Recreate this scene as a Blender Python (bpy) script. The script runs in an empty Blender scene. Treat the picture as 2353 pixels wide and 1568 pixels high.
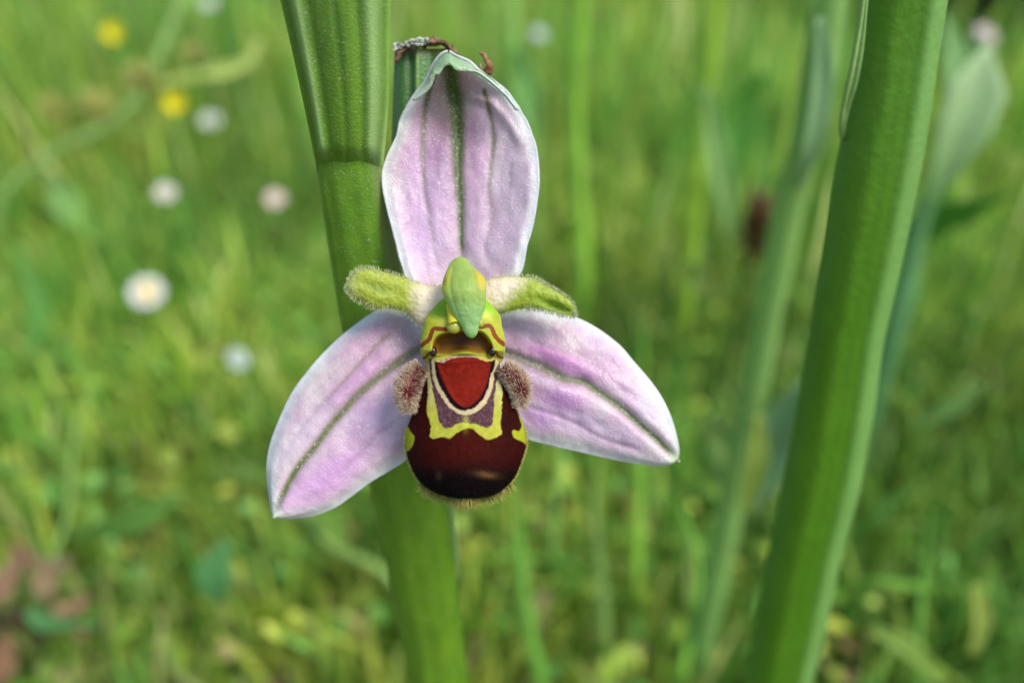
import bpy, math, random
import numpy as np
from mathutils import Vector, Matrix

random.seed(7)
rng = np.random.default_rng(11)
S = bpy.context.scene
COL = S.collection

# ------------------------------------------------------------------ camera, sky, sun, exposure
CAM_H = 0.20
PITCH = math.radians(-34.0)
LENS = 28.0
D0 = 0.054                      # distance to the flower
camd = bpy.data.cameras.new('camera')
cam = bpy.data.objects.new('camera', camd)
COL.objects.link(cam)
cam.location = (0, 0, CAM_H)
cam.rotation_euler = (math.pi / 2 + PITCH, 0, 0)
camd.lens = LENS
camd.sensor_width = 36
camd.clip_start = 0.005
camd.clip_end = 300
camd.dof.use_dof = True
camd.dof.focus_distance = 0.0525
camd.dof.aperture_fstop = 15.5
S.camera = cam

SUN_EL = math.radians(56)
SUN_AZ = math.radians(118)      # clockwise from +Y: right of and slightly behind the camera
world = bpy.data.worlds.new('World')
S.world = world
world.use_nodes = True
nt = world.node_tree
sky = nt.nodes.new('ShaderNodeTexSky')
sky.sky_type = 'NISHITA'
sky.sun_disc = False
sky.sun_elevation = SUN_EL
sky.sun_rotation = SUN_AZ
sky.air_density = 1.0
sky.dust_density = 1.5
bg = nt.nodes['Background']
bg.inputs['Strength'].default_value = 0.14
nt.links.new(sky.outputs[0], bg.inputs[0])
sl = bpy.data.lights.new('sun', 'SUN')
sl.energy = 2.3
sl.angle = math.radians(24)
sl.color = (1.0, 0.95, 0.87)
sun = bpy.data.objects.new('sun', sl)
COL.objects.link(sun)
sdir = Vector((math.sin(SUN_AZ) * math.cos(SUN_EL), math.cos(SUN_AZ) * math.cos(SUN_EL), math.sin(SUN_EL)))
sun.rotation_euler = sdir.to_track_quat('Z', 'Y').to_euler()
sun.location = (1, -1, 2)
S.view_settings.view_transform = 'Standard'
S.view_settings.look = 'None'
S.view_settings.gamma = 1
S.view_settings.exposure = 0.6
S.render.engine = 'CYCLES'
S.cycles.use_denoising = True
S.cycles.max_bounces = 8
S.cycles.transmission_bounces = 6

# ------------------------------------------------------------------ helpers
FPX = 2352 * LENS / 36.0        # focal length in picture units (picture 2352 wide)
RC = np.array(Matrix.Rotation(math.pi / 2 + PITCH, 3, 'X'))
CX, CY, CZ = RC[:, 0], RC[:, 1], RC[:, 2]   # right, up, towards the camera
CPOS = np.array([0, 0, CAM_H])


def W(px, py, d):
    """a place in the meadow d metres in front of the lens"""
    px = np.asarray(px, float); py = np.asarray(py, float); d = np.asarray(d, float)
    x = (px - 1176) / FPX * d; y = -(py - 784) / FPX * d
    return CPOS + x[..., None] * CX + y[..., None] * CY - d[..., None] * CZ


def G(px, py, h=0.0):
    """the place on the ground (or h above it) seen along that direction"""
    p = W(px, py, 1.0) - CPOS
    t = (h - CAM_H) / p[2]
    return CPOS + p * t


def F(px, py, z):
    """flower surface: z millimetres towards the camera from the flower plane"""
    return W(px, py, D0 - np.asarray(z, float) * 0.001)


def lin(c):
    c = np.asarray(c, float) / 255.0
    return np.where(c <= 0.04045, c / 12.92, ((c + 0.055) / 1.055) ** 2.4)


def sm(e0, e1, x):
    t = np.clip((x - e0) / (e1 - e0 + 1e-12), 0, 1)
    return t * t * (3 - 2 * t)


def lerp(a, b, t):
    t = np.asarray(t)[..., None] if np.ndim(a) > 0 or np.ndim(b) > 0 else t
    return a * (1 - t) + b * t


def catmull(P, k=8):
    P = np.asarray(P, float)
    Q = np.vstack([2 * P[0] - P[1], P, 2 * P[-1] - P[-2]])
    out = []
    for i in range(1, len(Q) - 2):
        for t in np.linspace(0, 1, k, endpoint=False):
            a, b, c, d = Q[i - 1], Q[i], Q[i + 1], Q[i + 2]
            out.append(0.5 * (2 * b + (c - a) * t + (2 * a - 5 * b + 4 * c - d) * t * t + (3 * b - a - 3 * c + d) * t ** 3))
    out.append(P[-1])
    return np.array(out)


def resample(P, n, smooth=True, warp=None):
    if smooth:
        P = catmull(P)
    P = np.asarray(P, float)
    s = np.r_[0, np.cumsum(np.linalg.norm(np.diff(P, axis=0), axis=1))]
    s /= s[-1]
    t = np.linspace(0, 1, n) if warp is None else warp
    return np.stack([np.interp(t, s, P[:, k]) for k in range(P.shape[1])], 1)


def dist_line(X, Y, P, smooth=True):
    """distance to a polyline and position 0..1 along it"""
    P = catmull(P, 4) if smooth else np.asarray(P, float)
    best = np.full(X.shape, 1e9); pos = np.zeros(X.shape)
    seg = np.linalg.norm(np.diff(P, axis=0), axis=1); cum = np.r_[0, np.cumsum(seg)]
    for i in range(len(P) - 1):
        a = P[i]; d = P[i + 1] - a; L = d @ d + 1e-9
        t = np.clip(((X - a[0]) * d[0] + (Y - a[1]) * d[1]) / L, 0, 1)
        q = np.hypot(X - a[0] - t * d[0], Y - a[1] - t * d[1])
        m = q < best
        best = np.where(m, q, best); pos = np.where(m, (cum[i] + t * seg[i]) / cum[-1], pos)
    return best, pos


def sdist(X, Y, P, smooth=False):
    """signed distance to a polygon, negative inside"""
    P = np.asarray(P, float)
    if smooth:
        P = catmull(np.vstack([P, P[:1]]), 5)[:-1]
    inside = np.zeros(X.shape, bool); best = np.full(X.shape, 1e9)
    n = len(P)
    for i in range(n):
        a, b = P[i], P[(i + 1) % n]
        d = b - a; L = d @ d + 1e-9
        t = np.clip(((X - a[0]) * d[0] + (Y - a[1]) * d[1]) / L, 0, 1)
        best = np.minimum(best, np.hypot(X - a[0] - t * d[0], Y - a[1] - t * d[1]))
        c = (a[1] > Y) != (b[1] > Y)
        xi = d[0] * (Y - a[1]) / (d[1] if abs(d[1]) > 1e-9 else 1e-9) + a[0]
        inside ^= c & (X < xi)
    return np.where(inside, -best, best)


def _hash(ix, iy, seed):
    v = np.sin(ix * 127.1 + iy * 311.7 + seed * 74.7) * 43758.5453
    return v - np.floor(v)


def noise2(x, y, seed=0):
    ix, iy = np.floor(x), np.floor(y); fx, fy = x - ix, y - iy
    fx = fx * fx * (3 - 2 * fx); fy = fy * fy * (3 - 2 * fy)
    a = _hash(ix, iy, seed); b = _hash(ix + 1, iy, seed); c = _hash(ix, iy + 1, seed); d = _hash(ix + 1, iy + 1, seed)
    return (a * (1 - fx) + b * fx) * (1 - fy) + (c * (1 - fx) + d * fx) * fy


def fbm(x, y, seed=0, o=3):
    v = 0; a = 0.5; t = 0
    for k in range(o):
        v = v + a * noise2(x * 2 ** k, y * 2 ** k, seed + k * 3); t += a; a *= 0.55
    return v / t


def gauss(X, Y, x, y, sx, sy=None, ang=0):
    sy = sy or sx
    c, s = math.cos(math.radians(ang)), math.sin(math.radians(ang))
    u = (X - x) * c + (Y - y) * s; v = -(X - x) * s + (Y - y) * c
    return np.exp(-0.5 * ((u / sx) ** 2 + (v / sy) ** 2))


# ---- materials
def mat(name, color=None, rough=0.5, spec=0.5, transl=0.0, bumps=(), mottle=None, coat=0.0, sss=0.0, sheen=0.0, glint_specks=None):
    m = bpy.data.materials.new(name)
    m.use_nodes = True
    t = m.node_tree; N = t.nodes; L = t.links
    p = N['Principled BSDF']; out = N['Material Output']
    p.inputs['Roughness'].default_value = rough
    p.inputs['Specular IOR Level'].default_value = spec
    p.inputs['Coat Weight'].default_value = coat
    p.inputs['Coat Roughness'].default_value = 0.12
    if sheen:
        p.inputs['Sheen Weight'].default_value = sheen
    if sss:
        p.inputs['Subsurface Weight'].default_value = sss
        p.inputs['Subsurface Radius'].default_value = (1, 0.6, 0.4)
        p.inputs['Subsurface Scale'].default_value = 0.0006
    tc = N.new('ShaderNodeTexCoord')
    if color is None:
        a = N.new('ShaderNodeVertexColor'); a.layer_name = 'col'; csock = a.outputs['Color']
    else:
        a = N.new('ShaderNodeRGB'); a.outputs[0].default_value = (*color, 1); csock = a.outputs[0]
    if mottle:
        sc, amt = mottle
        n = N.new('ShaderNodeTexNoise'); n.inputs['Scale'].default_value = sc; n.inputs['Detail'].default_value = 4
        L.new(tc.outputs['Object'], n.inputs['Vector'])
        mr = N.new('ShaderNodeMapRange'); mr.inputs[1].default_value = 0.3; mr.inputs[2].default_value = 0.7
        mr.inputs[3].default_value = 1 - amt; mr.inputs[4].default_value = 1 + amt
        L.new(n.outputs[0], mr.inputs[0])
        mx = N.new('ShaderNodeVectorMath'); mx.operation = 'SCALE'
        L.new(csock, mx.inputs[0]); L.new(mr.outputs[0], mx.inputs['Scale'])
        csock = mx.outputs[0]
    if glint_specks:  # pale specks mixed into the base colour imitate tiny surface glints
        sc, lo, hi, amt = glint_specks
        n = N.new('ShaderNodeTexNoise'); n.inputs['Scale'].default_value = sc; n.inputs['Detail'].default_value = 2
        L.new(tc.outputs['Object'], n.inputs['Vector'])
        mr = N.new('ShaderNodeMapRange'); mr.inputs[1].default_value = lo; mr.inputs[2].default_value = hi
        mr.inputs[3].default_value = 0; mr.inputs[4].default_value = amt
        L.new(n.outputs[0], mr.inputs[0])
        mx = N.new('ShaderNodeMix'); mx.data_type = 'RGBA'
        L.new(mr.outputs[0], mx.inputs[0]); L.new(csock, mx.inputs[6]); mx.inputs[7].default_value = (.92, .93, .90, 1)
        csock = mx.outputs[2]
    L.new(csock, p.inputs['Base Color'])
    last = None
    for kind, sc, strength, dist in bumps:
        if kind == 'voronoi':
            n = N.new('ShaderNodeTexVoronoi'); o = n.outputs['Distance']
        else:
            n = N.new('ShaderNodeTexNoise'); n.inputs['Detail'].default_value = 3; o = n.outputs[0]
        n.inputs['Scale'].default_value = sc
        L.new(tc.outputs['Object'], n.inputs['Vector'])
        b = N.new('ShaderNodeBump'); b.inputs['Strength'].default_value = strength
        b.inputs['Distance'].default_value = dist
        L.new(o, b.inputs['Height'])
        if last: L.new(last, b.inputs['Normal'])
        last = b.outputs[0]
    if last: L.new(last, p.inputs['Normal'])
    if transl:
        tr = N.new('ShaderNodeBsdfTranslucent'); L.new(csock, tr.inputs['Color'])
        ms = N.new('ShaderNodeMixShader'); ms.inputs[0].default_value = transl
        L.new(p.outputs[0], ms.inputs[1]); L.new(tr.outputs[0], ms.inputs[2]); L.new(ms.outputs[0], out.inputs[0])
    return m


M_SEPAL = mat('sepal_skin', rough=0.34, spec=0.5, transl=0.3, bumps=(('voronoi', 7600, 0.5, 0.00006),), mottle=(1100, 0.03), glint_specks=(8000, .60, .72, .7))
M_PETAL = mat('petal_skin', rough=0.5, spec=0.35, transl=0.2, bumps=(('voronoi', 4500, 0.4, 0.0001),), mottle=(1200, 0.08))
M_LIP = mat('lip_velvet', rough=0.68, spec=0.045, bumps=(('voronoi', 8500, 0.25, 0.00003),), mottle=(2600, 0.14))
M_THROAT = mat('throat_skin', rough=0.5, spec=0.15, transl=0.12, bumps=(('noise', 3500, 0.3, 0.00012),), mottle=(1500, 0.07))
M_COLUMN = mat('column_skin', rough=0.5, spec=0.3, transl=0.3, sss=0.35, bumps=(('noise', 1800, 0.12, 0.0001),), mottle=(700, 0.06))
M_HAIR = mat('plant_hair', rough=0.5, spec=0.3, transl=0.45)
M_STEM = mat('stem_skin', rough=0.36, spec=0.5, transl=0.10, bumps=(('voronoi', 6000, 0.3, 0.00008), ('noise', 900, 0.04, 0.0003)), mottle=(500, 0.06), glint_specks=(6000, .65, .75, .28))
M_STEM2 = mat('stem_skin_blistered', rough=0.45, spec=0.35, transl=0.2, bumps=(('noise', 1500, 0.22, 0.0004),), mottle=(350, 0.05))
M_DRY = mat('withered_skin', rough=0.7, spec=0.3, transl=0.1, bumps=(('noise', 2500, 0.8, 0.0004),), mottle=(1800, 0.35))
M_EYE = mat('glossy_knob', (0.018, 0.004, 0.003), rough=0.22, spec=0.4, coat=0.15)
M_DROP = mat('pollen_drop', (0.58, 0.58, 0.10), rough=0.3, spec=0.5, transl=0.4, coat=0.3)
M_LEAF = mat('leaf_skin', rough=0.45, spec=0.4, transl=0.34, mottle=(60, 0.12))
M_GRASS = mat('grass_skin', rough=0.45, spec=0.28, transl=0.36)
M_DEAD = mat('dead_leaf_skin', rough=0.8, spec=0.2, transl=0.15, bumps=(('noise', 300, 0.6, 0.002),), mottle=(150, 0.25))
M_WHITE = mat('white_ray', rough=0.55, spec=0.3, transl=0.2)


# ---- objects
def mesh_obj(name, V, faces, C, m, parent=None, smooth=True, face_cam=False, thick=0.0):
    V = np.asarray(V, float).reshape(-1, 3)
    o_loc = np.array(parent.location) if parent is not None and parent.type == 'EMPTY' else np.zeros(3)
    if parent is not None and parent.type != 'EMPTY':
        o_loc = np.array(parent['_base'])
    if parent is None:
        o_loc = V.mean(0); o_loc[2] = V[:, 2].min()
    me = bpy.data.meshes.new(name)
    fs = np.asarray(faces)
    if face_cam:
        a, b, c = V[fs[:, 0]], V[fs[:, 1]], V[fs[:, 2]]
        if (np.cross(b - a, c - a) @ CZ).mean() < 0:
            fs = fs[:, ::-1]
    k = fs.shape[1]
    me.vertices.add(len(V)); me.vertices.foreach_set('co', (V - o_loc).astype(np.float32).ravel())
    me.loops.add(fs.size); me.loops.foreach_set('vertex_index', fs.astype(np.int32).ravel())
    me.polygons.add(len(fs))
    me.polygons.foreach_set('loop_start', np.arange(0, fs.size, k, dtype=np.int32))
    me.update(calc_edges=True)
    me.polygons.foreach_set('use_smooth', np.full(len(fs), smooth))
    if C is not None:
        C = np.asarray(C, float)
        if C.ndim == 1:
            C = np.tile(C, (len(V), 1))
        C = C.reshape(-1, 3)
        at = me.color_attributes.new('col', 'FLOAT_COLOR', 'POINT')
        at.data.foreach_set('color', np.c_[np.clip(C, 0, 1), np.ones(len(C))].astype(np.float32).ravel())
    me.materials.append(m)
    me.validate()
    o = bpy.data.objects.new(name, me)
    COL.objects.link(o)
    o['_base'] = [float(v) for v in o_loc]
    if parent is not None:
        o.parent = parent
    else:
        o.location = o_loc
    if thick:
        md = o.modifiers.new('thickness', 'SOLIDIFY'); md.thickness = thick; md.offset = -1
    return o


def thing(name, label, cat, loc, group=None):
    o = bpy.data.objects.new(name, None)
    COL.objects.link(o)
    o.empty_display_size = 0.01
    o.location = tuple(float(v) for v in loc)
    o['label'] = label; o['category'] = cat
    if group: o['group'] = group
    return o


def tag(o, label, cat, group=None):
    o['label'] = label; o['category'] = cat
    if group: o['group'] = group
    return o


def grid_faces(n, m, wrap=False):
    i, j = np.meshgrid(np.arange(n - 1), np.arange(m if wrap else m - 1), indexing='ij')
    a = i * m + j; b = i * m + (j + 1) % m; c = (i + 1) * m + (j + 1) % m; d = (i + 1) * m + j
    return np.stack([a, b, c, d], -1).reshape(-1, 4)


def hairs(base, dirs, length, radius, c0, c1, bend=0.25):
    """thin three-sided bent cones"""
    n = len(base)
    dirs = dirs / (np.linalg.norm(dirs, axis=1, keepdims=True) + 1e-12)
    length = np.broadcast_to(length, (n,))[:, None]; radius = np.broadcast_to(radius, (n,))[:, None]
    r = rng.normal(size=(n, 3)); u = np.cross(dirs, r); u /= np.linalg.norm(u, axis=1, keepdims=True) + 1e-12
    v = np.cross(dirs, u)
    mid = base + dirs * length * 0.5
    tip = base + dirs * length + u * length * bend * rng.uniform(-1, 1, (n, 1)) - np.array([0, 0, 1]) * length * 0.05
    V = []
    for k in range(3):
        a = 2 * math.pi * k / 3
        V.append(base + (u * math.cos(a) + v * math.sin(a)) * radius)
    for k in range(3):
        a = 2 * math.pi * k / 3
        V.append(mid + (u * math.cos(a) + v * math.sin(a)) * radius * 0.75)
    for k in range(3):
        a = 2 * math.pi * k / 3
        V.append(tip + (u * math.cos(a) + v * math.sin(a)) * radius * 0.15)
    V = np.stack(V, 1).reshape(-1, 3)
    f = []
    for l in (0, 3):
        for k in range(3):
            f.append([l + k, l + (k + 1) % 3, l + 3 + (k + 1) % 3, l + 3 + k])
    f = (np.array(f)[None] + (np.arange(n) * 9)[:, None, None]).reshape(-1, 4)
    c0 = np.broadcast_to(c0, (n, 3)); c1 = np.broadcast_to(c1, (n, 3))
    C = np.stack([c0] * 3 + [(c0 + c1) / 2] * 3 + [c1] * 3, 1).reshape(-1, 3)
    return V, f, C


def stuff(o):
    o['kind'] = 'stuff'
    return o


def structure(o):
    o['kind'] = 'structure'
    return o


# ================================================================== GROUND
gx = np.r_[-150, -40, -10, np.linspace(-4, 4, 161), 10, 40, 150]
gy = np.r_[-150, -40, -10, -2, np.linspace(-0.6, 6, 133), 12, 40, 150]
GX, GY = np.meshgrid(gx, gy, indexing='ij')
GZ = (fbm(GX * 9, GY * 9, 5) - 0.5) * 0.012 * (np.abs(GX) < 4.1)
gcol = lerp(lin([110, 92, 60]), lin([92, 108, 44]), sm(0.35, 0.65, fbm(GX * 6, GY * 6, 9)))
ground = mesh_obj('ground', np.stack([GX, GY, GZ - 0.004], -1), grid_faces(*GX.shape), gcol, mat('soil', rough=0.9, spec=0.2, mottle=(40, 0.3), bumps=(('noise', 180, 0.9, 0.006),)))
structure(ground)

# ================================================================== MEADOW (uncountable cover)
PAL = np.array([lin(c) for c in ([160, 192, 72], [182, 208, 82], [138, 184, 72], [204, 212, 90], [128, 186, 92], [190, 194, 86], [218, 214, 138], [98, 148, 48])])


def polar(n, r0, r1, k, half=52):
    r = np.linspace(r0, r1, 2000); p = r / (1 + (r / k) ** 2.3); c = np.cumsum(p); c /= c[-1]
    rr = np.interp(rng.random(n), c, r)
    a = np.radians(rng.uniform(-half, half, n))
    return rr * np.sin(a), rr * np.cos(a), rr


def patch_tone(x, y):
    a = fbm(x * 14, y * 14, 21); b = fbm(x * 9 + 5, y * 9, 33)
    return a, b


def blades(n, r0, r1, k, hfun, wfun, pal, tonevar=0.25, seg=4, lean=0.45, dark=0.0):
    x, y, r = polar(n, r0, r1, k)
    h = hfun(r); w = wfun(r)
    az = rng.uniform(0, 2 * np.pi, n); fa = rng.uniform(0, np.pi, n)
    ln = np.abs(rng.normal(0, lean, n))
    a, b = patch_tone(x, y)
    keep = rng.random(n) < sm(0.28, 0.5, a) * 0.8 + 0.2
    x, y, r, h, w, az, fa, ln, a, b = (q[keep] for q in (x, y, r, h, w, az, fa, ln, a, b)); n = len(x)
    idx = rng.integers(0, len(pal), n)
    c = pal[idx] * (0.4 + 1.1 * rng.random((n, 1)) ** 1.3) * (0.74 + 0.70 * sm(.32, .68, fbm(x * 11 + 2, y * 11, 77)))[:, None]
    c = lerp(c, lin([112, 166, 60]), 0.2 * np.ones(n))
    yel = sm(0.5, 0.75, b)[:, None]
    c = c * (1 - yel * 0.3) + lin([184, 192, 74]) * yel * 0.3
    blu = sm(0.5, 0.3, b)[:, None]
    c = c * (1 - blu * 0.35) + lin([110, 178, 84]) * blu * 0.35
    V = []; C = []
    for s in range(seg + 1):
        t = s / seg
        off = ln * h * t ** 1.8
        px = x + np.cos(az) * off; py = y + np.sin(az) * off; pz = h * (t - 0.25 * np.minimum(ln, 1.2) * t ** 2.5)
        ww = w * (0.65 + 0.5 * t) * (1 - t ** 3) + 0.0001
        V.append(np.stack([px - np.cos(fa) * ww / 2, py - np.sin(fa) * ww / 2, pz], 1))
        V.append(np.stack([px + np.cos(fa) * ww / 2, py + np.sin(fa) * ww / 2, pz], 1))
        C += [c] * 2
    V = np.stack(V, 1).reshape(-1, 3); C = np.stack(C, 1).reshape(-1, 3)
    f = np.array([[2 * s, 2 * s + 1, 2 * s + 3, 2 * s + 2] for s in range(seg)])
    f = (f[None] + (np.arange(n) * 2 * (seg + 1))[:, None, None]).reshape(-1, 4)
    return V, f, C


def height(r):
    n = len(r)
    return (0.026 + 0.03 * sm(0.15, 0.6, r)) * rng.uniform(0.4, 1.7, n)


V, f, C = blades(90000, 0.10, 4.0, 0.38, height, lambda r: rng.uniform(0.0010, 0.0030, len(r)) * (1 + 0.3 * r), PAL)
g1 = stuff(mesh_obj('grass', V, f, C, M_GRASS))
tag(g1, 'bright green blurred meadow grass covering the ground behind the orchid', 'grass')
V, f, C = blades(6000, 0.30, 4.0, 0.8, lambda r: rng.uniform(0.05, 0.14, len(r)) * sm(0.1, 0.5, r), lambda r: rng.uniform(0.0014, 0.0032, len(r)) * (1 + .9 * r), np.minimum(PAL * 1.25, .9), lean=0.16, seg=5)
g2 = stuff(mesh_obj('tall_grass', V, f, C, M_GRASS))
tag(g2, 'thin upright taller grass blades standing scattered in the meadow', 'grass')


def leaflets(n, r0, r1, k, size, hh, pal, tilt=0.5, thr=0.45):
    x, y, r = polar(n, r0, r1, k)
    a, b = patch_tone(x + 3, y + 1)
    keep = rng.random(n) < sm(thr - 0.12, thr + 0.12, a)
    x, y, r = x[keep], y[keep], r[keep]; n = len(x)
    s = size(n); z = hh(n)
    az = rng.uniform(0, 2 * np.pi, n); tl = rng.normal(0, tilt, n); rl = rng.normal(0, tilt, n)
    ca, sa = np.cos(az), np.sin(az)
    ax = np.stack([ca * np.cos(tl), sa * np.cos(tl), np.sin(tl)], 1)
    bx = np.stack([-sa * np.cos(rl), ca * np.cos(rl), np.sin(rl)], 1)
    up = np.cross(ax, bx)
    c = pal[rng.integers(0, len(pal), n)] * (0.8 + 0.4 * rng.random((n, 1)))
    ctr = np.stack([x, y, z], 1)
    V = []; C = []
    prof = [(0, 0.05), (0.25, 0.30), (0.55, 0.38), (0.82, 0.24), (1.0, 0.03)]
    for t, w in prof:
        m = ctr + ax * (s * (t - 0.5))[:, None] - up * (s * 0.22 * (t - 0.5) ** 2 * 2)[:, None]
        for q in (-1, 0, 1):
            V.append(m + bx * (s * w * q)[:, None] + up * (s * w * 0.22 * abs(q))[:, None])
            C.append(c * (1.0 if q else 1.12))
    V = np.stack(V, 1).reshape(-1, 3); C = np.stack(C, 1).reshape(-1, 3)
    f = []
    for i in range(4):
        for j in range(2):
            f.append([i * 3 + j, i * 3 + j + 1, i * 3 + j + 4, i * 3 + j + 3])
    f = (np.array(f)[None] + (np.arange(n) * 15)[:, None, None]).reshape(-1, 4)
    return V, f, C


V, f, C = leaflets(15000, 0.11, 3.0, 0.4, lambda n: rng.uniform(0.003, 0.0085, n), lambda n: rng.uniform(0.004, 0.030, n), PAL[[0, 1, 2, 3, 4, 7]])
tag(stuff(mesh_obj('ground_leaves', V, f, C, M_LEAF)), 'low carpet of small rounded green leaves between the grass', 'ground cover')
BPAL = np.array([lin(c) for c in ([166, 132, 96], [136, 108, 72], [184, 150, 112], [150, 106, 80], [190, 166, 124])])
V, f, C = leaflets(5500, 0.12, 2.0, 0.4, lambda n: rng.uniform(0.003, 0.010, n), lambda n: rng.uniform(0.004, 0.022, n), BPAL, thr=0.52)
tag(stuff(mesh_obj('leaf_litter', V, f, C, M_DEAD)), 'pinkish brown dead leaf litter scattered low in the meadow', 'leaf litter')


# ================================================================== MEADOW THINGS
def ribbon(P, w, color, name, m, parent=None, fold=0.25, color2=None, side=None, tube=False, nseg=24):
    """leaf blade or round stalk along world points P; w = list of half widths"""
    P = resample(np.asarray(P, float), nseg)
    ws = np.interp(np.linspace(0, 1, nseg), np.linspace(0, 1, len(w)), w)
    T = np.gradient(P, axis=0); T /= np.linalg.norm(T, axis=1, keepdims=True)
    ref = np.asarray(side if side is not None else CX, float)
    B = ref - (T @ ref)[:, None] * T; B /= np.linalg.norm(B, axis=1, keepdims=True)
    Nn = np.cross(T, B)
    if (Nn @ CZ).mean() < 0: Nn = -Nn
    V = []
    t = np.linspace(0, 1, nseg)
    if tube:
        k = 10
        for q in range(k):
            a = 2 * math.pi * q / k
            V.append(P + (B * math.cos(a) + Nn * math.sin(a)) * ws[:, None])
        V = np.stack(V, 1); f = grid_faces(nseg, k, wrap=True)
    else:
        k = 7
        for q in np.linspace(-1, 1, k):
            V.append(P + B * (ws * q)[:, None] + Nn * (ws * fold * abs(q))[:, None])
        V = np.stack(V, 1); f = grid_faces(nseg, k)
    c = np.tile(np.asarray(color), (nseg, k, 1))
    if color2 is not None:
        c = lerp(c, np.asarray(color2), np.tile(t[:, None], (1, k)))
    c = c * (1 + 0.15 * (fbm(V[..., 0] * 200, V[..., 2] * 120, 3)[..., None] - 0.5))
    return mesh_obj(name, V, f, c, m, parent, thick=0.0 if tube else 0.0003)


def stalk_pts(pxy, d0, d1):
    n = len(pxy)
    return np.array([W(p[0], p[1], d0 + (d1 - d0) * i / (n - 1)) for i, p in enumerate(pxy)])


def down_to_ground(P):
    """continue the last point of a stalk down to the soil"""
    P = list(P); a, b = P[-2], P[-1]
    d = (b - a) / np.linalg.norm(b - a)
    d = d * 0.4 + np.array([0, 0, -1.0]); d /= np.linalg.norm(d)
    L = b[2] / -d[2]
    P += [b + d * L * 0.5, b + d * L * 1.02]
    return np.array(P)


def daisy(px, py, d, diam, label, tilt=(0.2, -0.55, 0.8), disc=0.3, tint=(246, 246, 250), nray=18):
    c = W(px, py, d); foot = np.array([c[0] + 0.004, c[1] + 0.006, 0.0])
    t = thing('daisy', label, 'daisy', foot, 'daisies in the meadow')
    ribbon([foot, foot * 0.5 + c * 0.5 + np.array([0.003, 0, 0]), c], [0.0007, 0.0007], lin([110, 150, 70]), 'stalk', M_LEAF, t, tube=True, nseg=8)
    n = np.array(tilt, float); n /= np.linalg.norm(n)
    u = np.cross(n, [0, 0, 1.0]); u /= np.linalg.norm(u); v = np.cross(n, u)
    R = diam / 2
    for k in range(nray):
        a = 2 * math.pi * (k + rng.uniform(-.15, .15)) / nray
        e = u * math.cos(a) + v * math.sin(a); s = -u * math.sin(a) + v * math.cos(a)
        V = []
        for q, wq in ((0.15, 0.05), (0.45, 0.11), (0.8, 0.12), (1.0, 0.04)):
            for r_ in (-1, 1):
                V.append(c + e * R * q + s * R * wq * r_ + n * R * (0.12 * q + rng.uniform(0, .06)))
        mesh_obj('ray', np.array(V), np.array([[0, 1, 3, 2], [2, 3, 5, 4], [4, 5, 7, 6]]), lin(tint) * 0.9, M_WHITE, t)
    th = np.linspace(0, math.pi / 2, 6); ph = np.linspace(0, 2 * math.pi, 14, endpoint=False)
    V = np.array([[c + (u * math.cos(p) + v * math.sin(p)) * R * disc * math.cos(q) + n * R * (0.1 + 0.22 * math.sin(q)) for p in ph] for q in th])
    mesh_obj('flower_disc', V, grid_faces(6, 14, wrap=True), lin([236, 196, 30]), M_WHITE, t)


daisy(338, 672, 0.300, 0.0130, 'white daisy with a yellow disc, largest and nearest, at the left edge of the meadow', disc=0.50)
daisy(483, 278, 0.42, 0.0105, 'small pure white daisy beside the lower yellow flower', disc=0.12)
daisy(380, 443, 0.32, 0.0086, 'creamy white daisy above the largest daisy', disc=0.25, tint=(240, 232, 225))
daisy(632, 457, 0.33, 0.0080, 'pinkish white daisy just left of the orchid stem', disc=0.2, tint=(246, 214, 214))
daisy(1238, 80, 0.50, 0.0098, 'pale washed out daisy above the orchid, right of the hooded sepal', disc=0.15, tint=(200, 215, 215))
daisy(2262, 82, 0.45, 0.014, 'pinkish white daisy in the upper right, above the pale bud', disc=0.2, tint=(225, 205, 210))
daisy(545, 825, 0.235, 0.0072, 'faint greyish white daisy low in the grass, left of the left sepal', disc=0.1, tint=(190, 205, 195), tilt=(0.5, -0.2, 0.5))
daisy(480, 8, 0.50, 0.011, 'pale daisy cut by the top edge, left of the orchid stem', disc=0.15, tint=(200, 215, 200))


def buttercup(px, py, d, diam, label):
    c = W(px, py, d); foot = np.array([c[0] - 0.004, c[1] + 0.004, 0.0])
    t = thing('yellow_flower', label, 'wildflower', foot, 'yellow flowers in the meadow')
    ribbon([foot, foot * 0.5 + c * 0.5 + np.array([0.004, 0, 0]), c], [0.0006, 0.0005], lin([110, 150, 60]), 'stalk', M_LEAF, t, tube=True, nseg=8)
    n = np.array([0.1, -0.7, 0.6]); n /= np.linalg.norm(n)
    u = np.cross(n, [0, 0, 1.0]); u /= np.linalg.norm(u); v = np.cross(n, u); R = diam / 2
    for k in range(5):
        a = 2 * math.pi * (k + 0.3) / 5
        e = u * math.cos(a) + v * math.sin(a); s = -u * math.sin(a) + v * math.cos(a)
        V = []
        for q, wq, hq in ((0.05, 0.12, 0), (0.35, 0.5, .12), (0.75, 0.62, .35), (1.0, 0.35, .55)):
            for r_ in (-1, 0, 1):
                V.append(c + e * R * q + s * R * wq * r_ + n * R * (hq + 0.1 * abs(r_)))
        mesh_obj('petal', np.array(V), grid_faces(4, 3), lin([238, 220, 14]), M_WHITE, t)


buttercup(266, 80, 0.50, 0.0125, 'bright yellow flower in the upper left, higher of the two')
buttercup(405, 242, 0.37, 0.0088, 'bright yellow flower just left of the small pure white daisy')


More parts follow.
